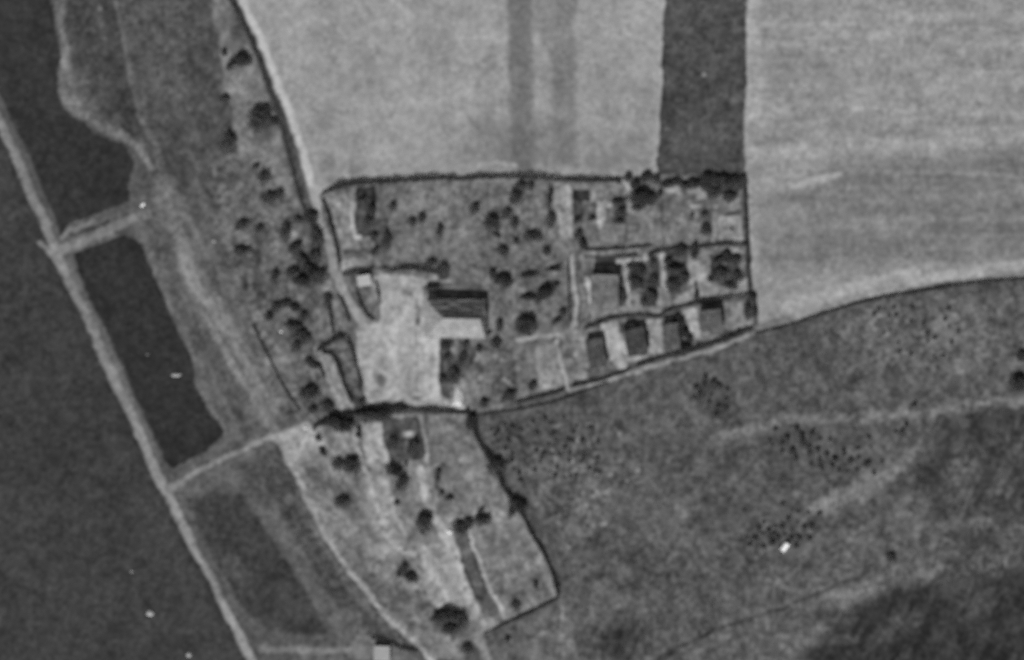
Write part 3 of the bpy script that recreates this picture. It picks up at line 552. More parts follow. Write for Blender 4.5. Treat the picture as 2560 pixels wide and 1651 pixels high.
# ------------------------------------------------------------------ plants
M_LEAF = material("leaf_dark", 0.05, var=.35, scale=2.0, var2=.25, scale2=0.4)
M_LEAF2 = material("leaf_dull", 0.075, var=.3, scale=2.0, var2=.25, scale2=0.4)
M_LEAF3 = material("leaf_mid", 0.066, var=.35, scale=2.0, var2=.25, scale2=0.4)
M_HEDGE = material("hedge_leaf", 0.04, var=.35, scale=2.0, var2=.25, scale2=0.4)
M_BARK = material("bark", 0.09, var=.3, scale=6.0)
def leaf_quads(cent, size, rs, flat=0.5):
    n = len(cent); nrm = rs.normal(size=(n, 3)); nrm[:, 2] = np.abs(nrm[:, 2]) + flat
    nrm /= np.linalg.norm(nrm, axis=1)[:, None]
    t = rs.normal(size=(n, 3)); t -= (t * nrm).sum(1)[:, None] * nrm; t /= np.linalg.norm(t, axis=1)[:, None]
    b = np.cross(nrm, t); s = size * rs.uniform(0.6, 1.3, (n, 1)); a = s * rs.uniform(0.6, 1.0, (n, 1))
    return np.stack([cent - t * s - b * a * .4, cent + b * a - t * s * .2, cent + t * s + b * a * .3, cent - b * a * .9 + t * s * .3], 1)
def crown_mesh(n, leaf, seed, lobes=6, ragged=0.35):
    """unit crown: radius about 1, z from 0.15 to 1"""
    rs = np.random.RandomState(seed); cs = []
    for k in range(lobes):
        a = 2 * math.pi * (k + rs.uniform(-.3, .3)) / lobes; r = rs.uniform(.25, .62)
        cs.append((r * math.cos(a), r * math.sin(a), rs.uniform(.35, .7), rs.uniform(.34, .56)))
    cs.append((0, 0, .62, .5)); pts = []
    while len(pts) < n:
        c = cs[rs.randint(len(cs))]; d = rs.normal(size=3); d /= np.linalg.norm(d)
        r = c[3] * rs.uniform(.3, 1) ** .5 * (1 + ragged * rs.uniform(-1, 1.6) * .6)
        p = np.array([c[0] + d[0] * r, c[1] + d[1] * r, c[2] + d[2] * r * .62])
        if p[2] > 0.05: pts.append(p)
    k = n // 4; a = rs.uniform(0, 2 * math.pi, k); q = .85 + .5 * rs.uniform(0, 1, k) ** 1.5      # low growth round the foot
    sk = np.stack([q * np.cos(a), q * np.sin(a), rs.uniform(.04, .22, k)], 1)
    return np.concatenate([leaf_quads(np.array(pts), leaf, rs), leaf_quads(sk, leaf * .9, rs)])
def tube(v, f, p0, p1, r0, r1, n=7):
    p0 = np.array(p0, float); p1 = np.array(p1, float); d = p1 - p0; d /= np.linalg.norm(d)
    u = np.cross(d, (0.3, 1, 0.1)); u /= np.linalg.norm(u); w = np.cross(d, u); b = len(v)
    for p, r in ((p0, r0), (p1, r1)):
        for k in range(n):
            a = 2 * math.pi * k / n; v.append(tuple(p + r * (u * math.cos(a) + w * math.sin(a))))
    for k in range(n): f.append((b + k, b + (k + 1) % n, b + n + (k + 1) % n, b + n + k))
    f.append(tuple(b + n + k for k in range(n)))
def trunk_geo(seed):
    r = random.Random(seed); v, f = [], []
    tube(v, f, (0, 0, -.08), (.03, .02, .38), .07, .05); tube(v, f, (.03, .02, .38), (.02, .05, .8), .045, .015)
    for k in range(5):
        a = k * 1.3 + r.random(); z = .25 + .07 * k
        tube(v, f, (.02, .02, z), (.55 * math.cos(a), .55 * math.sin(a), z + .3), .035, .01, 5)
    return v, f
PROTO = {}
def proto(kind):
    """first use builds the kind, later uses copy it with its parts"""
    if kind in PROTO: return copy_tree(PROTO[kind])
    spec = {'oak': (1000, .10, 7, M_LEAF), 'ash': (720, .11, 6, M_LEAF3), 'dull': (460, .12, 8, M_LEAF2), 'thorn': (300, .16, 5, M_LEAF3), 'bush': (100, .24, 3, M_LEAF3)}[kind[:-1]]
    nm = 'bush' if kind[:-1] in ('bush', 'thorn') else 'tree'
    e = empty(nm, (0, 0, 0)); sd_ = sum(map(ord, kind))
    quads_obj('crown', crown_mesh(spec[0], spec[1], sd_, spec[2]), spec[3], e)
    v, f = trunk_geo(sd_); mesh_obj('trunk' if nm == 'tree' else 'stem', v, f, M_BARK, e)
    PROTO[kind] = e; return e
# dark shape seen from above = crown + its shadow; (x, y, rx, ry, kind, label)
cot = 1.0 / math.tan(SUN_EL)
def plant(x, y, rx, ry, kind, label, cat=None, group=None, hf=1.0, ang=0.0):
    o = proto(kind)
    rm = (rx + ry) / 2 * M_PX
    h = (0.85 * rm + 0.25) * hf
    sh = h * 0.55 * cot
    cx, cy = W(x, y); cx -= 0.30 * sh * math.sin(SUN_AZ); cy -= 0.42 * sh * math.cos(SUN_AZ)
    o.location = (cx, cy, ground_z(x, y)); o.rotation_euler = (0, 0, -math.radians(ang) + (0 if abs(rx - ry) > 4 else rnd.uniform(0, 6.28)))
    o.scale = (rx * M_PX * 1.02, ry * M_PX * .92, h)
    tag(o, label, cat or ('bush' if o.name.startswith('bush') else 'tree'), group)
    return o
TREES = [
 (606, 146, 22, 15, 'oak1', 'large dark tree on the pale grass strip near the top, left of the light track', 0),
 (579, 163, 14, 9, 'thorn1', 'ragged dark bush touching the lower left side of the topmost dark tree', -25),
 (561, 130, 8, 8, 'thorn2', 'small dull bush on the strip edge, just left of the topmost dark tree', 0),
 (652, 288, 25, 23, 'oak2', 'round dark tree standing alone on the pale strip below the bright bare patch', 0),
 (682, 302, 9, 12, 'thorn1', 'small bush between the lone round tree and the track hedge', 0),
 (562, 245, 10, 8, 'thorn2', 'small bush at the left edge of the pale strip under the bright bare patch', 30),
 (573, 352, 14, 22, 'dull1', 'tall dull tree mass on the lower left edge of the pale grass strip', 0),
 (640, 414, 8, 6, 'thorn1', 'tiny dark bush above the pair of round scrub bushes', 0),
 (661, 442, 13, 14, 'dull2', 'round dull tree in the scrub, left of the narrowing track hedge', 0),
 (676, 492, 14, 12, 'dull1', 'left one of two touching dull trees in the upper scrub belt', 0),
 (698, 486, 12, 10, 'dull2', 'right one of two touching dull trees in the upper scrub belt', 0),
 (608, 560, 16, 10, 'ash1', 'low dark tree at the left of the scrub above a pale clearing', -20),
 (648, 570, 11, 9, 'thorn2', 'dark bush right of the low tree above the pale clearing', 0),
 (606, 624, 18, 7, 'dull1', 'flat wide dull bush mass just below the pale clearing', 0),
 (714, 574, 11, 19, 'ash2', 'narrow upright dark tree left of a bright bare spot in the scrub', 0),
 (746, 546, 9, 7, 'thorn1', 'small dark bush above the bright bare spot in the scrub', 0),
 (740, 617, 14, 12, 'oak1', 'dark round tree at the top of the diagonal row crossing the scrub', 0),
 (758, 645, 15, 10, 'ash1', 'second tree down the diagonal row crossing the scrub', 45),
 (776, 672, 20, 14, 'oak2', 'biggest tree of the diagonal row in the scrub, near the track', 45),
 (732, 678, 15, 10, 'ash2', 'dark tree left of the diagonal row, lower scrub belt', 10),
 (756, 698, 18, 12, 'oak1', 'dark tree at the lower left of the dense clump beside the track', 0),
 (800, 686, 16, 16, 'ash1', 'dark tree at the right side of the dense clump, touching the track', 0),
 (788, 640, 14, 16, 'dull2', 'dull tree between the diagonal row and the light track', 0),
 (778, 540, 14, 16, 'oak2', 'dark tree against the left side of the track beside the north west garden', 0),
 (792, 590, 12, 20, 'ash2', 'tall dark tree squeezed along the left side of the track bend', 0),
 (688, 690, 8, 14, 'dull1', 'narrow dull tree standing alone in the lower scrub belt', 0),
 (672, 790, 8, 11, 'thorn2', 'bush at the left foot of the curved arc of trees', 0),
 (692, 765, 13, 9, 'ash1', 'left tree of the curved arc in the middle scrub', -35),
 (713, 756, 14, 8, 'ash2', 'top tree of the curved arc in the middle scrub', 0),
 (738, 767, 13, 8, 'oak2', 'upper right tree of the curved arc in the middle scrub', 30),
 (758, 790, 12, 10, 'dull2', 'right end tree of the curved arc in the middle scrub', 40),
 (735, 812, 17, 10, 'oak1', 'dark tree inside the curved arc, beside a white spot', 10),
 (757, 838, 18, 13, 'ash1', 'broad dark tree below and right of the curved arc', 30),
 (742, 862, 12, 10, 'dull1', 'dull tree at the bottom of the curved arc group', 0),
 (820, 746, 9, 14, 'ash2', 'dark tree just left of the light track opposite the pale shed', 0),
 (774, 903, 12, 9, 'ash1', 'dark tree at the upper end of the row beside the pale lane', 20),
 (790, 912, 10, 7, 'thorn1', 'dark bush in the middle of the row beside the pale lane', 20),
 (776, 977, 19, 14, 'oak2', 'round dark tree near the lower end of the pale lane, above the thick hedge', 0),
 (820, 1012, 14, 12, 'ash1', 'dark tree close to the bottom end of the pale lane', 0),
 (782, 1022, 10, 8, 'thorn2', 'small dark bush between the round tree and the thick hedge', 0),
 (906, 1003, 12, 9, 'thorn1', 'dark bush in the lower left corner of the farmyard', 0),
 (898, 1070, 7, 6, 'bush2', 'small bush under the thick hedge beside the bright patch of the southern farm', 0),
 (1082, 717, 17, 9, 'ash1', 'dark low tree against the upper left corner of the barn shadow', 0),
 # enclosed gardens, north-west
 (905, 497, 13, 5, 'thorn1', 'flat dark bush at the top of the dark garden plot', -12),
 (930, 523, 8, 20, 'ash1', 'tall narrow dark tree on the right edge of the dark garden plot', 0),
 (921, 553, 14, 12, 'dull2', 'round dull tree in the middle of the dark garden plot', 0),
 (936, 588, 9, 10, 'thorn2', 'bush at the lower right of the dark garden plot', 0),
 (968, 598, 9, 20, 'dull1', 'tall dull tree on the corner outside the dark garden plot', 0),
 (938, 626, 12, 8, 'thorn1', 'low bush under the dark garden plot', 0),
 (982, 514, 9, 9, 'thorn2', 'small lone bush at the upper left of the open orchard grass', 45),
 (1031, 552, 9, 8, 'thorn1', 'left bush of the close pair on the open orchard grass', 0),
 (1054, 545, 10, 10, 'thorn2', 'right bush of the close pair on the open orchard grass', 0),
 (1100, 575, 7, 15, 'thorn1', 'narrow bush standing right of the close pair on the orchard grass', 0),
 (1108, 668, 15, 14, 'dull2', 'dull tree at the right end of the middle hedge above the barn', 0),
 (1080, 655, 12, 8, 'thorn1', 'low bush above the middle hedge behind the barn', 0),
 (1187, 518, 12, 11, 'ash1', 'round dark tree at the upper left of the central orchard', 0),
 (1231, 555, 13, 21, 'oak1', 'tall dark tree leaning right in the centre of the orchard', -20),
 (1244, 588, 8, 5, 'bush1', 'tiny bush at the foot of the leaning orchard tree', 0),
 (1269, 532, 11, 11, 'thorn2', 'dark bush right of the leaning orchard tree', 0),
 (1290, 492, 13, 16, 'dull1', 'dull tree just below the top hedge in the central orchard', 0),
 (1286, 555, 9, 12, 'dull2', 'dull bush below and right of the leaning orchard tree', 0),
 (1303, 462, 13, 8, 'thorn1', 'left dark bush hanging down from the top hedge', 0),
 (1327, 464, 9, 8, 'thorn2', 'right dark bush hanging down from the top hedge', 0),
 (1379, 546, 15, 12, 'ash2', 'dark tree at the left edge of the pale bare strip in the orchard', 0),
 (1374, 492, 5, 24, 'thorn2', 'narrow upright row bush along the pale bare strip', 0),
 (1333, 588, 20, 9, 'dull2', 'wide dull tree low in the central orchard', 15),
 (1258, 624, 12, 11, 'ash1', 'lone compact dark tree low in the central orchard, above the large round one', 0),
 (1368, 626, 9, 9, 'thorn1', 'small bush at the lower right of the orchard', 0),
 (1289, 602, 9, 7, 'bush3', 'small faint bush in the lower middle of the orchard', 0),
 (1260, 696, 20, 16, 'oak2', 'large round dark tree right above the barn corner', 0),
 (1232, 683, 12, 10, 'thorn2', 'dark bush touching the upper left side of the large round tree by the barn', 0),
 (1387, 671, 20, 5, 'thorn1', 'long low bush below the orchard beside the lane', 0),
 (1326, 686, 22, 5, 'dull1', 'long low dull bush left of the long dark one', -8),
 (1362, 728, 26, 15, 'oak1', 'large dark spreading tree between the barn and the lane', -35),
 (1322, 741, 18, 7, 'ash2', 'low dark tree joined to the left of the large spreading tree', 0),
 (1388, 712, 12, 7, 'thorn2', 'dark bush at the upper right of the large spreading tree', -30),
 (1408, 778, 11, 8, 'thorn1', 'small bush beside the lane below the spreading tree', -30),
 (1392, 800, 12, 6, 'dull2', 'dull low bush beside the bend of the lane', -20),
 (1316, 806, 21, 25, 'oak2', 'tallest dark tree, right of the barn and above the lane bend', 20),
 (1250, 811, 13, 9, 'ash1', 'dark oval tree between the barn end and the tallest tree', 0),
 (1222, 832, 9, 5, 'bush2', 'small bush at the lower right corner of the barn', 0),
 (1241, 855, 12, 13, 'ash2', 'round dark tree below the oval one, right of the pale barn front', 0),
 (1198, 869, 9, 8, 'thorn2', 'small black round bush below the barn front', 35),
 (1165, 856, 9, 8, 'thorn1', 'small bush below the barn front, left of the black round bush', 35),
 (1114, 862, 11, 12, 'dull1', 'dull tree below the left corner of the barn front', 0),
 (1118, 890, 10, 9, 'thorn1', 'bush along the right edge of the farmyard', 0),
 (1156, 895, 10, 20, 'dull2', 'dull tree in the small garden right of the farmyard', 15),
 (1133, 935, 14, 20, 'dull2', 'dull tree in the small garden right of the farmyard, the lowest there', 0),
 (1106, 945, 9, 9, 'thorn2', 'bush on the yard edge left of the lowest garden tree', 0),
 (1332, 961, 9, 12, 'ash2', 'lone dark tree in the plot left of the narrow lane', 20),
 (1276, 985, 18, 10, 'dull1', 'dull tree low in the wide lower plot above the hedge', -20),
 (1210, 1005, 10, 12, 'dull2', 'dull bush at the lower left of the wide lower plot', 0),
 (1447, 584, 11, 10, 'ash1', 'upper dark tree at the gap where the pale bare strip ends', 0),
 (1458, 606, 9, 16, 'oak1', 'lower dark tree at the gap where the pale bare strip ends', -25),
 (1444, 550, 9, 9, 'bush1', 'little bush below the square dark bed', 0),
 (1480, 545, 10, 6, 'thorn2', 'low bush on the right side of the square dark bed', 0),
 # north-east gardens
 (1571, 441, 11, 10, 'ash2', 'dark tree in the hedge gap at the top of the pale garden path', 0),
 (1590, 459, 11, 13, 'oak1', 'dark tree right of the top of the pale garden path', -25),
 (1616, 438, 13, 12, 'oak2', 'round dark tree pushing into the field above the hedge line', 0),
 (1640, 447, 12, 10, 'dull1', 'dull tree right of the round tree at the hedge line', 0),
 (1605, 488, 28, 18, 'oak1', 'largest dark tree right of the pale garden path', 0),
 (1626, 494, 14, 17, 'ash1', 'dark tree on the right shoulder of the largest garden tree', 0),
 (1595, 516, 16, 8, 'dull2', 'dull low growth below the largest garden tree', 0),
 (1650, 482, 8, 8, 'thorn2', 'small bush between the largest garden tree and two faint round beds', 0),
 (1544, 503, 15, 7, 'thorn1', 'flat dark bush left of the pale garden path', 10),
 (1552, 528, 12, 12, 'dull1', 'dull tree left of the lower end of the pale garden path', 0),
 (1548, 552, 12, 7, 'thorn2', 'low bush under the dull tree by the pale garden path', 0),
 (1664, 460, 16, 8, 'dull2', 'dull tree in the ragged part of the top hedge', 0),
 (1690, 452, 16, 8, 'ash2', 'dark tree in the ragged part of the top hedge, left of the thick grove', 0),
 (1715, 462, 14, 9, 'ash1', 'dark tree hanging below the ragged top hedge', 0),
 (1736, 455, 16, 10, 'oak2', 'dark tree joining the ragged hedge to the thick grove', 0),
 (1766, 445, 18, 15, 'oak1', 'leftmost big tree of the thick grove in the top right corner', 0),
 (1766, 464, 12, 12, 'ash1', 'tree below the leftmost big one of the thick grove', 0),
 (1790, 448, 17, 15, 'ash2', 'second big tree of the thick grove', 0),
 (1814, 449, 17, 14, 'oak2', 'middle big tree of the thick grove', 0),
 (1836, 448, 16, 12, 'oak1', 'fourth big tree of the thick grove', 0),
 (1855, 450, 13, 14, 'ash1', 'corner tree at the right end of the thick grove', 0),
 (1785, 480, 16, 14, 'dull2', 'dull tree below the thick grove', 0),
 (1824, 490, 16, 11, 'dull1', 'dull tree below the thick grove, near the right hedge', 0),
 (1731, 537, 7, 6, 'bush2', 'small dark bush on the open grass of the upper right garden', 0),
 (1766, 571, 13, 14, 'ash2', 'lone round dark tree on the open grass of the upper right garden', 0),
 (1760, 534, 10, 8, 'dull2', 'faint dull bush above the lone round tree', 0),
 (1829, 572, 4, 4, 'bush1', 'single tiny dark bush in the pale square plot', 0),
 (1798, 648, 17, 10, 'ash1', 'left tree of the dark arch in the right hand garden', -25),
 (1818, 638, 15, 12, 'oak2', 'top tree of the dark arch in the right hand garden', 0),
 (1840, 645, 14, 9, 'ash2', 'right tree of the dark arch in the right hand garden', 20),
 (1802, 682, 18, 12, 'dull1', 'broad dull tree under the dark arch', 0),
 (1776, 698, 7, 7, 'bush2', 'dark bush at the left foot of the arch garden', 0),
 (1842, 689, 13, 14, 'ash1', 'dark tree at the lower right under the arch', 0),
 (1826, 712, 14, 7, 'dull2', 'low dull tree at the bottom of the arch garden', 20),
 (1671, 651, 11, 9, 'ash2', 'dark tree right beside the upper end of the middle garden path', 30),
 (1688, 670, 20, 9, 'oak1', 'wide dark tree in the garden right of the middle path', 5),
 (1710, 690, 12, 12, 'ash1', 'dark tree at the right side of the garden right of the middle path', 0),
 (1684, 710, 14, 16, 'dull1', 'dull tree low in the garden right of the middle path', 0),
 (1736, 638, 8, 10, 'thorn1', 'small bush hanging below the cross hedge', 0),
 (1704, 622, 13, 14, 'ash2', 'round tree thickening the cross hedge', 0),
 (1738, 618, 14, 10, 'oak2', 'second round tree thickening the cross hedge', 0),
 (1580, 663, 14, 7, 'thorn2', 'flat dark bush right of the narrow white path', 0),
 (1601, 674, 12, 15, 'oak2', 'dark tree in the garden between the two pale paths', 30),
 (1632, 655, 12, 10, 'dull2', 'dull tree left of the middle garden path', 0),
 (1590, 702, 16, 14, 'dull1', 'dull tree in the middle of the garden between the two pale paths', 0),
 (1633, 702, 9, 16, 'thorn1', 'narrow bush left of the middle garden path', 15),
 (1628, 735, 15, 16, 'ash1', 'dark tree at the bottom of the garden between the two pale paths', 0),
 (1612, 752, 12, 9, 'dull2', 'dull low tree below the bottom garden tree', 0),
 (1549, 732, 10, 13, 'ash2', 'dark tree at the right side of the big pale roofed house', 0),
 (1742, 737, 6, 13, 'thorn2', 'narrow bush in the corner above the cottage with the wide dark shadow', 0),
 (1574, 815, 17, 13, 'ash1', 'dark tree behind the left side of the cottage in the third plot', 0),
 (1614, 836, 8, 9, 'thorn1', 'dark bush at the right side of the cottage in the third plot', 30),
 (1698, 803, 12, 20, 'ash2', 'tall dark tree between the fourth cottage and a pale strip', -20),
 (1711, 829, 16, 11, 'oak1', 'dark tree above a bright spot in the fourth plot', 30),
 (1725, 846, 8, 10, 'thorn2', 'dark bush beside the bright spot in the fourth plot', 0),
 (1708, 866, 20, 12, 'oak2', 'broad dark tree below the bright spot in the fourth plot', 0),
 (1604, 872, 14, 11, 'dull2', 'round dull tree against the front of the cottage in the third plot', 0),
 (1883, 745, 8, 16, 'ash1', 'upper dark tree in the right hand corner hedge', 0),
 (1888, 777, 7, 15, 'ash2', 'lower dark tree in the right hand corner hedge', 0),
 (1868, 775, 8, 20, 'dull1', 'dull tree left of the corner hedge trees', 0),
 # southern farm
 (836, 1048, 24, 15, 'oak1', 'leftmost big tree of the thick hedge under the farmyard', 0),
 (858, 1056, 26, 18, 'oak2', 'widest tree at the left bulge of the thick hedge', 0),
 (925, 1032, 30, 17, 'ash1', 'big tree in the middle swelling of the thick hedge', 0),
 (955, 1030, 24, 15, 'oak1', 'second big tree in the middle swelling of the thick hedge', 0),
 (998, 1018, 16, 11, 'ash2', 'tree where the thick hedge begins to narrow', 0),
 (797, 1093, 7, 9, 'thorn1', 'small bush on the bright ground left of the southern farm', 40),
 (897, 1088, 8, 7, 'bush2', 'small dark bush under the thick hedge at the pale strip', 0),
 (807, 1127, 11, 7, 'thorn2', 'small dull bush above the round pair of southern trees', 0),
 (880, 1158, 20, 20, 'ash2', 'right tree of the round pair near the left side of the southern farm', 0),
 (846, 1157, 14, 14, 'dull1', 'left smaller tree of the round pair in the southern farm', 0),
 (855, 1250, 18, 12, 'dull2', 'dull low tree below the round pair', 0),
 (986, 1172, 20, 14, 'oak2', 'upper dark tree of the touching pair in the middle of the southern farm', 25),
 (1006, 1204, 17, 15, 'ash1', 'lower dark tree of the touching pair in the middle of the southern farm', 0),
 (1016, 1158, 5, 6, 'bush1', 'tiny bush right above the touching pair of trees', 0),
 (993, 1255, 7, 8, 'bush3', 'tiny dark bush below the touching pair of trees', 0),
 (1061, 1300, 17, 26, 'ash1', 'tall oval dark tree on the left of the pale farm lane', 0),
 (985, 1100, 14, 12, 'dull1', 'dull tree in the dark garden under the thick hedge', 0),
 (1035, 1115, 14, 18, 'dull2', 'dull tree at the right side of the dark garden', 0),
 (1095, 1176, 9, 8, 'thorn1', 'upper small bush in the left side of the eastern plot', 0),
 (1093, 1194, 7, 7, 'bush2', 'lower small bush in the left side of the eastern plot', 0),
 (1124, 1243, 11, 6, 'thorn2', 'flat bush in the middle of the eastern plot', 0),
 (1105, 1230, 7, 6, 'bush3', 'little bush left of the flat one in the eastern plot', 0),
 (1150, 1315, 18, 14, 'ash2', 'dark tree at the left end of the row crossing the eastern plot', 0),
 (1172, 1304, 13, 11, 'thorn1', 'dark bush in the middle of the row crossing the eastern plot', 0),
 (1206, 1296, 19, 13, 'ash1', 'dark tree at the right end of the row crossing the eastern plot', 0),
 (1204, 1274, 9, 6, 'bush1', 'small bush above the right end of the row in the eastern plot', 0),
 (1296, 1258, 21, 17, 'oak2', 'big black tree on the long eastern hedge of the southern farm', 0),
 (1280, 1276, 12, 9, 'ash2', 'smaller tree at the lower left of the big black hedge tree', 0),
 (1240, 1160, 18, 22, 'ash1', 'dark tree thickening the eastern hedge halfway up', 25),
 (1180, 1050, 12, 22, 'oak1', 'dark tree at the top corner of the eastern hedge', 15),
 (1010, 1420, 14, 12, 'dull2', 'upper dull tree of the group on the pale lower farm ground', 0),
 (1028, 1440, 16, 11, 'ash2', 'dark tree of the group on the pale lower farm ground', 20),
 (998, 1432, 9, 7, 'thorn2', 'small bush at the left of the group on the pale lower farm ground', 0),
 (1118, 1532, 28, 15, 'ash2', 'largest black tree at the lower end of the southern farm', 0),
 (1098, 1540, 16, 14, 'ash1', 'tree at the left side of the largest black tree', 0),
 (1150, 1545, 20, 18, 'dull1', 'dull tree at the right side of the largest black tree', 0),
 (1126, 1568, 20, 12, 'dull2', 'low dull tree under the largest black tree', 0),
 (1269, 1596, 8, 7, 'thorn1', 'lone small bush below the bottom hedge of the farm', 0),
 (1168, 1618, 14, 12, 'dull1', 'dull tree at the bottom edge between two pale tracks', 0),
 (1340, 1460, 10, 6, 'thorn2', 'small bush inside the lower right corner of the farm', 0),
 (1290, 1510, 12, 10, 'dull2', 'dull bush above the bottom hedge of the farm', 0),
 (2546, 950, 20, 20, 'oak1', 'black tree at the right edge of the picture on the pasture', 45),
 (2556, 886, 12, 14, 'ash2', 'smaller dark tree at the right edge above the black one', 0),
 (2228, 1390, 10, 12, 'dull1', 'dull tree standing alone on the lower right pasture', 0),
 (2286, 1010, 8, 6, 'thorn1', 'small dark bush just above the bright streak on the right pasture', 0),
]
for x, y, rx, ry, kind, label, ang in TREES:
    if (x < 835 and 240 < y < 1030 and not (745 < x < 800 and 630 < y < 710)) or (960 < x < 1420 and 455 < y < 660) or (1570 < x < 1860 and 655 < y < 730) or kind == 'oak9':      # the scrub is thinner and paler
        kind = {'oak': 'ash', 'ash': 'dull', 'thorn': 'dull', 'dull': 'dull', 'bush': 'bush'}[kind[:-1]] + kind[-1]; rx *= 1.15; ry *= 1.15
    plant(x, y, rx, ry, kind, label, ang=ang)

def cluster(pts, label, group, r0=4.2, seed=1):
    r = random.Random(seed)
    for x, y in pts:
        q = r.uniform(.6, 1.5) * r0 * 1.25
        plant(x, y, q * r.uniform(.8, 1.1), q * r.uniform(.9, 1.35), 'bush%d' % r.randint(1, 3), label, 'bush', group, hf=r.uniform(.6, 1.05))
cluster(Q(1275, 780, 1170, 810, 1220, 775, 1330, 785, 1220, 830, 1255, 855, 1290, 850, 1140, 735, 1045, 830, 1020, 860, 1070, 870, 1105, 850, 1100, 890, 1140, 855, 1190, 875, 1150, 890, 1185, 915, 1230, 910,
          1280, 910, 1000, 915, 960, 910, 975, 945, 1045, 955, 1090, 935, 1120, 910, 945, 770, 1210, 950, 1215, 895, 1040, 890, 1075, 905),
        'small dark bush in the dotted cluster just above the white hut', 'bushes dotted above the white hut', 4.4, 3)
cluster(Q(1075, 410, 1090, 435, 1140, 425, 1165, 400, 1140, 465, 1195, 460, 1210, 500, 1245, 415, 1280, 445, 1280, 475, 1320, 455, 1295, 375, 1335, 405, 1385, 405, 1330, 515, 1340, 550, 1285, 530, 1410, 505,
          1395, 540, 1430, 560, 1475, 570, 1455, 470, 1530, 450, 1530, 500, 1525, 560, 1575, 530, 1585, 395, 1610, 580, 1650, 520, 1720, 365, 1755, 370, 1775, 330, 1490, 515, 1370, 480, 1240, 385, 1215, 350, 1105, 350),
        'small dark bush in the wide dotted cluster under the pale streak', 'bushes dotted under the pale streak', 5.2, 4)
cluster(Q(700, 135, 715, 175, 745, 90, 775, 175, 815, 130, 860, 150, 855, 200, 810, 235, 850, 245, 765, 215, 800, 280, 740, 120, 785, 110, 690, 190),
        'small dark bush in the little dotted cluster south of the village', 'bushes dotted south of the village hedge', 5.0, 5)
rr = random.Random(11); pts = []
while len(pts) < 62:
    p = (rr.uniform(1210, 1500), rr.uniform(1035, 1200))
    if p[0] > 1200 + (p[1] - 1035) * .45 and p[1] > 1075 - (p[0] - 1210) * .28 and all(math.hypot(p[0] - q[0], p[1] - q[1]) > 11 for q in pts): pts.append(p)
cluster(pts, 'small dark bush sprinkled on the pasture right of the southern farm', 'bushes sprinkled beside the southern farm', 3.5, 6)
pts = []
while len(pts) < 24:
    p = (rr.uniform(2180, 2400), rr.uniform(765, 900))
    if all(math.hypot(p[0] - q[0], p[1] - q[1]) > 14 for q in pts): pts.append(p)
cluster(pts, 'small dark bush sprinkled on the pasture below the curved field edge', 'bushes sprinkled under the curved field edge', 3.6, 7)

# ------------------------------------------------------------------ hedges
def hedge(pts, width, height, label, dens=26, seed=0, mat=None):
    """pts in survey units with optional third value = local width (m); a clipped row of foliage on short stems"""
    P = smooth_line([p if len(p) > 2 else (p[0], p[1], width) for p in pts], 3.0)
    rs = np.random.RandomState(seed + len(pts) * 13); cs = []; v, f = [], []
    wv = np.interp(np.arange(len(P)), np.arange(0, len(P) + 6, 6), rs.uniform(.72, 1.25, len(range(0, len(P) + 6, 6))))
    for i in range(len(P) - 1):
        a, b = P[i], P[i + 1]; ax, ay = W(a[0], a[1]); bx, by = W(b[0], b[1]); l = math.hypot(bx - ax, by - ay)
        w = (a[2] + b[2]) / 2 * wv[i]; n = int(l * max(w, .6) * dens); hh = height * (.45 + .5 * wv[i]) * min(1.5, .6 + .4 * w / max(width, .1))
        nx_, ny_ = -(by - ay) / (l + 1e-6), (bx - ax) / (l + 1e-6); z0 = ground_z(a[0], a[1])
        t = rs.uniform(-.3, 1.3, n); o = rs.normal(0, .55, n); z = rs.uniform(.05, 1, n) ** .6
        lim = np.sqrt(np.clip(1.05 - (z * .9) ** 2 * .6, 0, 1)); off = o * lim * w / 2
        cs.append(np.stack([ax + (bx - ax) * t + nx_ * off, ay + (by - ay) * t + ny_ * off, z0 + z * hh], 1))
        if i % 4 == 0: tube(v, f, (ax, ay, z0 - .1), (ax + rs.uniform(-.2, .2), ay, z0 + hh * .8), .05, .02, 5)
    cs = np.vstack(cs); ax, ay = W(P[0][0], P[0][1]); base = np.array([ax, ay, 0.0])
    e = empty('hedge', (ax, ay, 0)); quads_obj('foliage', leaf_quads(cs - base, .24, rs, .8), mat or M_HEDGE, e)
    mesh_obj('stem', [tuple(np.array(q) - base) for q in v], f, M_BARK, e)['kind'] = 'stuff'
    return tag(e, label, 'hedge')
hedge([(803, 487, .8), (820, 479, 1.0), (850, 465, 2.4), (880, 460, 2.8), (930, 457, 2.0), (985, 452, 2.2), (1050, 449, 1.9), (1110, 446, 1.8), (1150, 448, 1.4), (1200, 444, 1.9), (1260, 442, 1.9), (1320, 443, 1.7),
       (1370, 446, 1.6), (1420, 451, 1.7), (1480, 452, 1.9), (1530, 452, 2.0), (1553, 458, 1.8)], 1.8, 1.6, 'long thick dark hedge along the top of the village below the pale fields', seed=1)
hedge([(1863, 469), (1865, 516), (1868, 562), (1869, 608), (1872, 691), (1877, 725)], 0.9, 1.2, 'straight hedge down the right side of the village', seed=2)
hedge([(857, 687, 1.4), (884, 682, 1.0), (905, 677, 1.0), (934, 673, 1.0)], 1.1, 1.3, 'short dark hedge above the pale shed', seed=3)
hedge([(952, 671, 1.0), (977, 677, .9), (1009, 673, 1.4), (1040, 671, 1.7), (1071, 679, 1.0), (1098, 683, 1.0)], 1.1, 1.4, 'dark hedge running right from the pale shed towards the barn', seed=4)
hedge([(807, 500), (817, 525), (826, 554), (836, 593), (844, 624), (849, 660)], 1.5, 1.2, 'slanting hedge between the light track and the north west garden', seed=5)
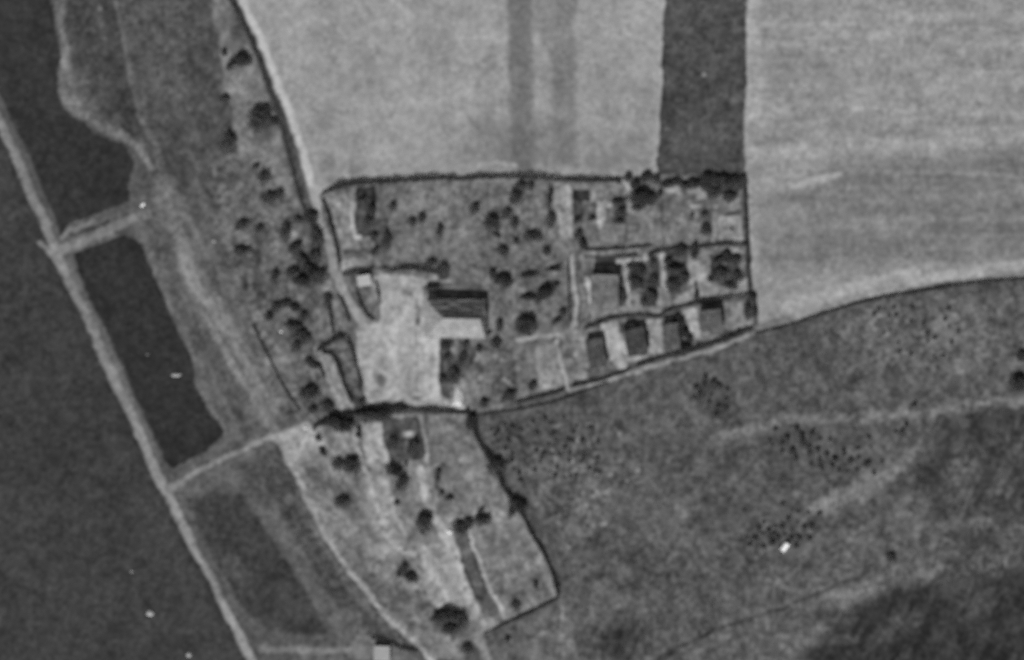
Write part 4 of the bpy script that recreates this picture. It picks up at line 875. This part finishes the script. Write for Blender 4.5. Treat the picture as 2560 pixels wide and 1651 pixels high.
hedge([(1462, 626), (1503, 624), (1542, 622), (1600, 618), (1628, 614)], .7, .9, 'upper one of the two thin parallel hedges right of the lane', seed=6)
hedge([(1537, 644), (1560, 641), (1593, 640)], 1.0, 1.2, 'short hedge over the T shaped pale path', seed=7)
hedge([(1620, 640), (1645, 630), (1687, 622), (1729, 622), (1760, 617), (1812, 612), (1868, 612)], 1.2, 1.3, 'cross hedge from the T shaped path to the right side hedge', seed=8)
hedge([(1460, 822), (1504, 804), (1545, 793), (1608, 788), (1649, 791), (1665, 779), (1712, 765), (1743, 757), (1816, 744), (1878, 736)], 1.0, 1.2, 'rising hedge between the two lower rows of cottages', seed=9)
hedge([(1882, 819, 1.2), (1842, 835, 1.6), (1805, 850, 1.7), (1764, 863, 1.5), (1725, 876, 1.5), (1660, 892, 1.2), (1621, 905, 1.5), (1590, 914, 1.5)], 1.5, 1.3, 'thick right part of the bottom hedge of the village', seed=10)
hedge([(1575, 924, 1.1), (1504, 949, .9), (1431, 966, 1.2)], 1.0, 1.1, 'thin middle part of the bottom hedge of the village', seed=11)
hedge([(1410, 975, 1.4), (1371, 987, 1.0), (1334, 996, 1.3), (1290, 1007, 1.5)], 1.2, 1.2, 'left part of the bottom hedge of the village', seed=12)
hedge([(1197, 1038), (1250, 1031), (1300, 1024), (1360, 1011), (1403, 999, 1.0), (1457, 980), (1520, 957)], .5, .6, 'very thin low hedge outside the bottom hedge of the village', seed=13)
hedge([(1886, 836, .6), (1956, 818, .8), (2073, 780, 1.0), (2170, 752, 1.1), (2248, 737, 1.2), (2345, 721, 1.4), (2423, 709, 1.2), (2560, 696, 1.0), (2650, 686, .8)], 1.0, .9, 'long curved low hedge under the pale eastern field', seed=14)
hedge([(1421, 655), (1421, 720), (1424, 800)], .7, 1.0, 'thin upright hedge left of the village lane', seed=15)
hedge([(551, -60, 1.3), (576, 0, 1.3), (611, 65, 1.3), (643, 138, 1.3), (665, 204, 1.2), (687, 262, 1.0), (704, 320, .8), (719, 382, .8), (734, 436, .8), (748, 491, .8), (763, 527, 1.5), (784, 575, 1.4)], 1.8, .55,
      'long dark hedge along the left of the light track from the top edge', seed=16, mat=M_LEAF3)
hedge([(792, 878, 1.4), (812, 866, 1.6), (840, 846, 1.8), (865, 843, 1.8)], 1.6, 1.5, 'thick black hedge on top of the wedge shaped enclosure', seed=17)
hedge([(869, 846), (885, 892), (895, 930), (905, 965)], 1.2, 1.3, 'right side hedge of the wedge shaped enclosure by the farmyard', seed=18)
hedge([(805, 880), (832, 890), (848, 920), (862, 965), (880, 1005)], 1.5, 1.2, 'left side hedge of the wedge shaped enclosure by the pale lane', seed=19)
hedge([(843, 738), (856, 752), (868, 785), (872, 805)], 1.0, 1.0, 'short hedge left of the light track where it nears the yard', seed=20)
hedge([(813, 735), (822, 760), (828, 800), (834, 835)], 1.2, .9, 'loose upright hedge left of the narrow pale strip above the enclosure', seed=21)
hedge([(893, 733, 1.4), (905, 765, 1.0), (922, 791, 1.4), (936, 800, 1.2)], 1.1, .9, 'hedge along the right of the light track below the pale shed', seed=22)
hedge([(938, 703), (945, 728), (949, 750)], .9, 1.2, 'short upright hedge on the right of the pale shed', seed=23)
hedge([(632, 814), (656, 862), (675, 901), (703, 956), (726, 995), (749, 1024)], .6, .7, 'thin straight slanting hedge across the lower scrub', seed=24)
hedge([(782, 1075, .8), (794, 1062, 1.6), (812, 1056, 2.2), (847, 1046, 3.0), (884, 1037, 2.6), (936, 1028, 3.4), (988, 1020, 2.6), (1015, 1020, 1.4), (1040, 1024, 1.2), (1070, 1024, 1.6), (1100, 1026, 1.8), (1143, 1033, 1.3), (1166, 1034, 1.3)], 2.2, 1.4,
      'thick black hedge between the farmyard and the southern farm', seed=25)
hedge([(1166, 1024, 1.8), (1182, 1062, 2.6), (1197, 1105, 2.0), (1226, 1146, 3.2), (1246, 1182, 2.6), (1260, 1221, 2.0), (1290, 1262, 2.4), (1312, 1298, 1.4), (1330, 1337, 1.6), (1355, 1375, 1.6), (1375, 1417, 1.4), (1389, 1458, 1.7), (1396, 1492, 1.7)],
      2.0, 1.4, 'long dark hedge down the right side of the southern farm', seed=26)
hedge([(1394, 1496, 1.4), (1357, 1514, .9), (1320, 1533, 1.9), (1275, 1553, 1.4), (1234, 1574, .6), (1208, 1585, .5)], 1.2, .8, 'dark hedge closing the bottom right of the southern farm', seed=27)
hedge([(927, 1594, 1.2), (968, 1603, 1.0), (1003, 1620, 1.2), (1045, 1628, 1.0)], 1.1, 1.1, 'dark hedge behind the pale hut at the bottom edge', seed=28)
hedge([(773, 902), (796, 912), (812, 944)], 1.0, 1.0, 'short hedge beside the top of the pale lane in the lower scrub', seed=29)

# ------------------------------------------------------------------ rough grass tufts (nobody could count them)
def scrub():
    rs = np.random.RandomState(99); cents = []
    clump = noise(14, 14, 61) + .6 * noise(40, 40, 62)
    dens = np.clip((100 - T) / 60, 0, 1) * (L[:, :] == 0) * np.clip(clump + .3, 0, 1.2) * (MO > 8.5)
    n = 52000; ii = rs.randint(0, NY, n * 6); jj = rs.randint(0, NX, n * 6); keep = rs.uniform(0, 1, n * 6) < dens[ii, jj] * .8
    ii, jj = ii[keep][:n], jj[keep][:n]
    x = wx[jj] + rs.uniform(-.2, .2, len(jj)); y = wy[ii] + rs.uniform(-.2, .2, len(jj)); z = relief[ii, jj] + rs.uniform(.03, .28, len(jj))
    q = leaf_quads(np.stack([x, y, z], 1), .2, rs, .4)
    o = quads_obj('rough_grass', q, material('rough_grass_blades', .075, var=.35, scale=1.5, var2=.2)); tag(o, kind='stuff')
    o['label'] = 'tufts of rough grass over the pasture and scrub'; o['category'] = 'grass'
scrub()

# ------------------------------------------------------------------ buildings
def roof_mat(name, tone): return material(name, alb(tone), var=.45, scale=.6, var2=.45, scale2=.22, bump=.3)
M_WALL = material('plaster_wall', .30, var=.15, scale=1.5); M_WOOD = material('door_wood', .10, var=.2, scale=4.0)
M_PANE = material('window_pane', .03, var=.1, scale=2.0, rough=.25); M_STONE = material('pale_stone', .55, var=.12, scale=2.0)
M_BRICK = material('chimney_brick', .16, var=.2, scale=4.0)
def box(v, f, x0, y0, z0, x1, y1, z1):
    b = len(v); v += [(x0, y0, z0), (x1, y0, z0), (x1, y1, z0), (x0, y1, z0), (x0, y0, z1), (x1, y0, z1), (x1, y1, z1), (x0, y1, z1)]
    f += [tuple(b + i for i in q) for q in ((0, 3, 2, 1), (4, 5, 6, 7), (0, 1, 5, 4), (1, 2, 6, 5), (2, 3, 7, 6), (3, 0, 4, 7))]
def bx(name, x0, y0, z0, x1, y1, z1, mat, parent):
    v, f = [], []; box(v, f, x0, y0, z0, x1, y1, z1); return mesh_obj(name, v, f, mat, parent)
def openings(e, w, d, h, nwin=2):
    dd = bx('door', -.5, -d / 2 - .05, 0, .5, -d / 2 - .003, 2.0, M_WOOD, e); bx('handle', .34, -d / 2 - .10, .95, .42, -d / 2 - .052, 1.05, M_STONE, dd)
    for k in range(nwin):
        for s in (-1, 1):
            x = s * (w / 2 - 1.1 - k * 1.8)
            if abs(x) < 1.1: continue
            wd = bx('window', x - .4, -d / 2 - .04, .95, x + .4, -d / 2 - .003, 1.85, M_PANE, e)
            bx('frame', x - .48, -d / 2 - .07, .87, x + .48, -d / 2 - .042, .947, M_STONE, wd)
def weather(o, cuts, amp, seed):
    """old roofs sag and fray: finer mesh, uneven surface and edges"""
    bm = bmesh.new(); bm.from_mesh(o.data); bmesh.ops.subdivide_edges(bm, edges=bm.edges[:], cuts=cuts, use_grid_fill=True)
    bmesh.ops.triangulate(bm, faces=bm.faces[:])
    q = random.Random(seed)
    for v in bm.verts: v.co += Vector((q.uniform(-1, 1) * amp, q.uniform(-1, 1) * amp, q.uniform(-1, .6) * amp * .6))
    bm.to_mesh(o.data); bm.free()
def house(cx, cy, w_px, d_px, ang, h, tone, name, label, pitch=.35, chim=True):
    """low cottage: walls, shallow hipped roof of worn thatch with eaves, chimney, openings on its sunny side"""
    x, y = W(cx, cy); w, d = w_px * M_PX, d_px * M_PX; e = empty(name, (x, y, 0), math.radians(ang))
    iw, idp = w - .5, d - .5; v, f = [], []; box(v, f, -iw / 2, -idp / 2, -.3, iw / 2, idp / 2, h); mesh_obj('wall', v, f, M_WALL, e)
    r = min(w, d) * .35
    v = [(-w / 2, -d / 2, h - .12), (w / 2, -d / 2, h - .12), (w / 2, d / 2, h - .12), (-w / 2, d / 2, h - .12),
         (-w / 2, -d / 2, h + .08), (w / 2, -d / 2, h + .08), (w / 2, d / 2, h + .08), (-w / 2, d / 2, h + .08)]
    f = [(0, 3, 2, 1), (0, 1, 5, 4), (1, 2, 6, 5), (2, 3, 7, 6), (3, 0, 4, 7)]
    if d >= w: v += [(0, -d / 2 + r, h + pitch), (0, d / 2 - r, h + pitch)]; f += [(4, 5, 8), (5, 6, 9, 8), (6, 7, 9), (7, 4, 8, 9)]
    else: v += [(-w / 2 + r, 0, h + pitch), (w / 2 - r, 0, h + pitch)]; f += [(4, 5, 9, 8), (5, 6, 9), (6, 7, 8, 9), (7, 4, 8)]
    ro = mesh_obj('roof', v, f, roof_mat(name + '_roofing', tone), e)
    weather(ro, 7, .17, int(cx))
    if chim:
        c = bx('chimney', .6, d * .12, h, 1.1, d * .12 + .5, h + pitch + .7, M_BRICK, ro)
    openings(e, iw, idp, h, 2 if w > 7 else 1)
    return tag(e, label, 'house', 'cottages of the walled village' if 'cottage' in name else None)
house(1511, 732, 68, 88, -1.5, 3.7, 106, 'house', 'big pale roofed house with a black shadow behind it, right of the village lane')
house(1490, 884, 42, 72, 9, 2.4, 74, 'cottage', 'narrow dark roofed cottage in the second plot, leftmost of the bottom row')
house(1589, 855, 50, 66, 9, 2.6, 66, 'cottage', 'blotchy dark roofed cottage in the third plot between two pale strips')
house(1677, 842, 38, 64, 6, 2.9, 84, 'cottage', 'grey roofed cottage in the fourth plot with a dark tree on its right')
house(1776, 802, 54, 54, 7, 3.3, 90, 'cottage', 'squarish grey roofed cottage under the wide black shadow, rightmost of the bottom row')
# barn: hipped on the left, gabled on the right
def barn():
    x, y = W(1139, 797); e = empty('barn', (x, y, 0), math.radians(-1.0)); w, d, h, rg = 150 * M_PX, 94 * M_PX, 3.0, 8.2
    hw, hd = w / 2, d / 2
    v, f = [], []; box(v, f, -hw + .4, -hd + .4, -.3, hw - .4, hd - .4, h); mesh_obj('wall', v, f, M_WALL, e)
    t = .25; rx0 = -hw + 45 * M_PX; rx1 = hw - 2.2
    v = [(-hw, -hd, h - .1), (hw, -hd, h - .1), (hw, hd, h - .1), (-hw, hd, h - .1),
         (-hw, -hd, h - .1 + t), (hw, -hd, h - .1 + t), (hw, hd, h - .1 + t), (-hw, hd, h - .1 + t), (rx0, 0, rg), (rx1, 0, rg)]
    f = [(4, 5, 9, 8), (6, 7, 8, 9), (7, 4, 8), (5, 6, 9), (0, 3, 2, 1), (0, 1, 5, 4), (1, 2, 6, 5), (2, 3, 7, 6), (3, 0, 4, 7)]
    ro = mesh_obj('roof', v, f, material('barn_thatch', .24, var=.3, scale=.8, var2=.2, scale2=.22, bump=.4), e); weather(ro, 9, .22, 5)
    v, f = [], []; tube(v, f, (rx0 - .1, 0, rg + .03), (rx1 + .1, 0, rg + .03), .16, .16, 6); mesh_obj('ridge_cap', v, f, M_BRICK, e)
    for sx in (-3.5, 5.0):
        dd = bx('door', sx - 1.4, -hd + .33, 0, sx + 1.4, -hd + .397, 2.7, M_WOOD, e); bx('handle', sx - .1, -hd + .27, 1.2, sx + .1, -hd + .327, 1.3, M_STONE, dd)
    tag(e, 'large barn with one dark roof slope and one pale, right of the bright farmyard', 'barn')
barn()
def shed(cx, cy, w_px, d_px, ang, h, tone, name, label, cat='shed'):
    """pale single pitched roof on four walls"""
    x, y = W(cx, cy); w, d = w_px * M_PX, d_px * M_PX; e = empty(name, (x, y, 0), math.radians(ang))
    iw, idp = w - .3, d - .3
    v = [(-iw / 2, -idp / 2, -.2), (iw / 2, -idp / 2, -.2), (iw / 2, idp / 2, -.2), (-iw / 2, idp / 2, -.2), (-iw / 2, -idp / 2, h - .2), (iw / 2, -idp / 2, h - .2), (iw / 2, idp / 2, h + .1), (-iw / 2, idp / 2, h + .1)]
    mesh_obj('wall', v, [(0, 1, 5, 4), (1, 2, 6, 5), (2, 3, 7, 6), (3, 0, 4, 7), (0, 3, 2, 1)], M_WALL, e)
    v = [(-w / 2, -d / 2, h - .24), (w / 2, -d / 2, h - .24), (w / 2, d / 2, h + .1), (-w / 2, d / 2, h + .1), (-w / 2, -d / 2, h - .1), (w / 2, -d / 2, h - .1), (w / 2, d / 2, h + .24), (-w / 2, d / 2, h + .24)]
    mesh_obj('roof', v, [(0, 3, 2, 1), (4, 5, 6, 7), (0, 1, 5, 4), (1, 2, 6, 5), (2, 3, 7, 6), (3, 0, 4, 7)], material(name + '_sheet', alb(tone), var=.12, scale=1.0, var2=.1, scale2=.3), e)
    if w > 3:
        dd = bx('door', -.45, -idp / 2 - .05, 0, .45, -idp / 2 - .003, min(1.9, h - .4), M_WOOD, e)
        wd = bx('window', iw / 2 - 1.2, -idp / 2 - .04, .9, iw / 2 - .5, -idp / 2 - .003, 1.5, M_PANE, e)
    return tag(e, label, cat)
shed(911, 702, 34, 27, 9, 1.6, 168, 'shed', 'pale roofed shed just below the short hedge beside the light track')
shed(955, 1633, 40, 38, -2, 1.8, 152, 'hut', 'pale square roofed hut at the bottom edge of the picture', 'hut')
def small_hut():
    x, y = W(1961, 1368); e = empty('hut', (x, y, 0), math.radians(52)); l, w = 3.7, 2.1
    bx('wall', -l / 2 + .15, -w / 2 + .15, -.2, l / 2 - .15, w / 2 - .15, 1.2, M_WALL, e)
    v = [(-l / 2, -w / 2, 1.1), (l / 2, -w / 2, 1.1), (l / 2, w / 2, 1.1), (-l / 2, w / 2, 1.1), (-l / 2, 0, 1.6), (l / 2, 0, 1.6)]
    mesh_obj('roof', v, [(0, 1, 5, 4), (2, 3, 4, 5), (1, 2, 5), (3, 0, 4), (0, 3, 2, 1)], material('white_roof', .9, var=.04, scale=2.0), e)
    tag(e, 'tiny brilliant white hut alone on the pasture below a cluster of dots', 'hut')
small_hut()
def boulder(x, y, rx, ry, h, ang, label, mat, seed, cat='boulder', name='boulder', tri=False):
    rs = np.random.RandomState(seed); n, m = 10, 5; v, f = [], []
    X, Y = W(x, y)
    for j in range(m):
        p = j / (m - 1) * math.pi / 2
        for k in range(n):
            a = 2 * math.pi * k / n; q = 1 + .18 * rs.uniform(-1, 1)
            if tri: q *= 1.0 / (0.55 + .45 * math.cos(((a + .3) % (2 * math.pi / 3)) - math.pi / 3)) * .62 + .2
            v.append((math.cos(a) * math.cos(p) * rx * M_PX * q, math.sin(a) * math.cos(p) * ry * M_PX * q, math.sin(p) * h * (1 + .1 * rs.uniform(-1, 1)) - (.15 if j == 0 else 0)))
    for j in range(m - 1):
        for k in range(n): f.append((j * n + k, j * n + (k + 1) % n, (j + 1) * n + (k + 1) % n, (j + 1) * n + k))
    f.append(tuple((m - 1) * n + k for k in range(n)))
    o = mesh_obj(name, v, f, mat); o.location = (X, Y, ground_z(x, y)); o.rotation_euler = (0, 0, math.radians(-ang)); return tag(o, label, cat)
M_WHITE = material('white_stone', .75, var=.1, scale=2.0); M_GREY = material('grey_stone', .34, var=.15, scale=2.0)
boulder(357, 512, 8, 4.5, .6, -40, 'bright white boulder at the inner end of the upper side track', M_WHITE, 1)
boulder(375, 1533, 11, 10, .8, 0, 'pale three cornered boulder on the dark heath near the lower left', M_GREY, 2, tri=True)
boulder(473, 1637, 7, 7, .6, 0, 'pale round boulder on the dark heath at the bottom edge', M_GREY, 3)
boulder(441, 938, 13, 5, .5, 0, 'long pale boulder in the middle dark field', M_GREY, 4)
boulder(369, 886, 5, 4, .3, 0, 'small dull boulder above the long pale one in the dark field', material('dull_stone', .12, var=.1, scale=2.0), 5)
boulder(1124, 1330, 6, 5, .5, 30, 'small white boulder beside the pale farm lane of the southern farm', M_WHITE, 6)
boulder(702, 829, 5, 4, .4, 0, 'small white boulder inside the curved arc of trees', M_STONE, 7)
boulder(535, 603, 5, 4, .4, 0, 'small pale boulder on the meadow left of the scrub belt', M_GREY, 8)
boulder(764, 1070, 6, 4, .4, 0, 'small white boulder on the bright ground above the track fork', M_STONE, 9)
boulder(330, 1429, 4, 3, .3, 0, 'tiny pale boulder on the dark heath above the three cornered one', M_GREY, 10)
# pale tapered straw heap by the thick hedge
def heap():
    x, y = W(1145, 992); e = mesh_obj('straw_heap', [(-1.9, -3.1, -.1), (1.5, -3.1, -.1), (1.4, 1.0, -.1), (.3, 3.3, -.1), (-.7, 2.6, -.1), (-.9, -2.0, 1.3), (.7, -2.0, 1.2), (.2, 1.8, .9), (-.2, 0, 1.4)],
        [(0, 1, 6, 5), (1, 2, 7, 6), (2, 3, 7), (3, 4, 7), (4, 0, 5), (5, 6, 8), (6, 7, 8), (7, 4, 5, 8)], material('straw', .52, var=.12, scale=2.5, bump=.4)); e.location = (x, y, 0); e.scale = (1.25, 1.2, .55)
    tag(e, 'pale tapered straw heap in the corner above the thick hedge', 'heap')
heap()
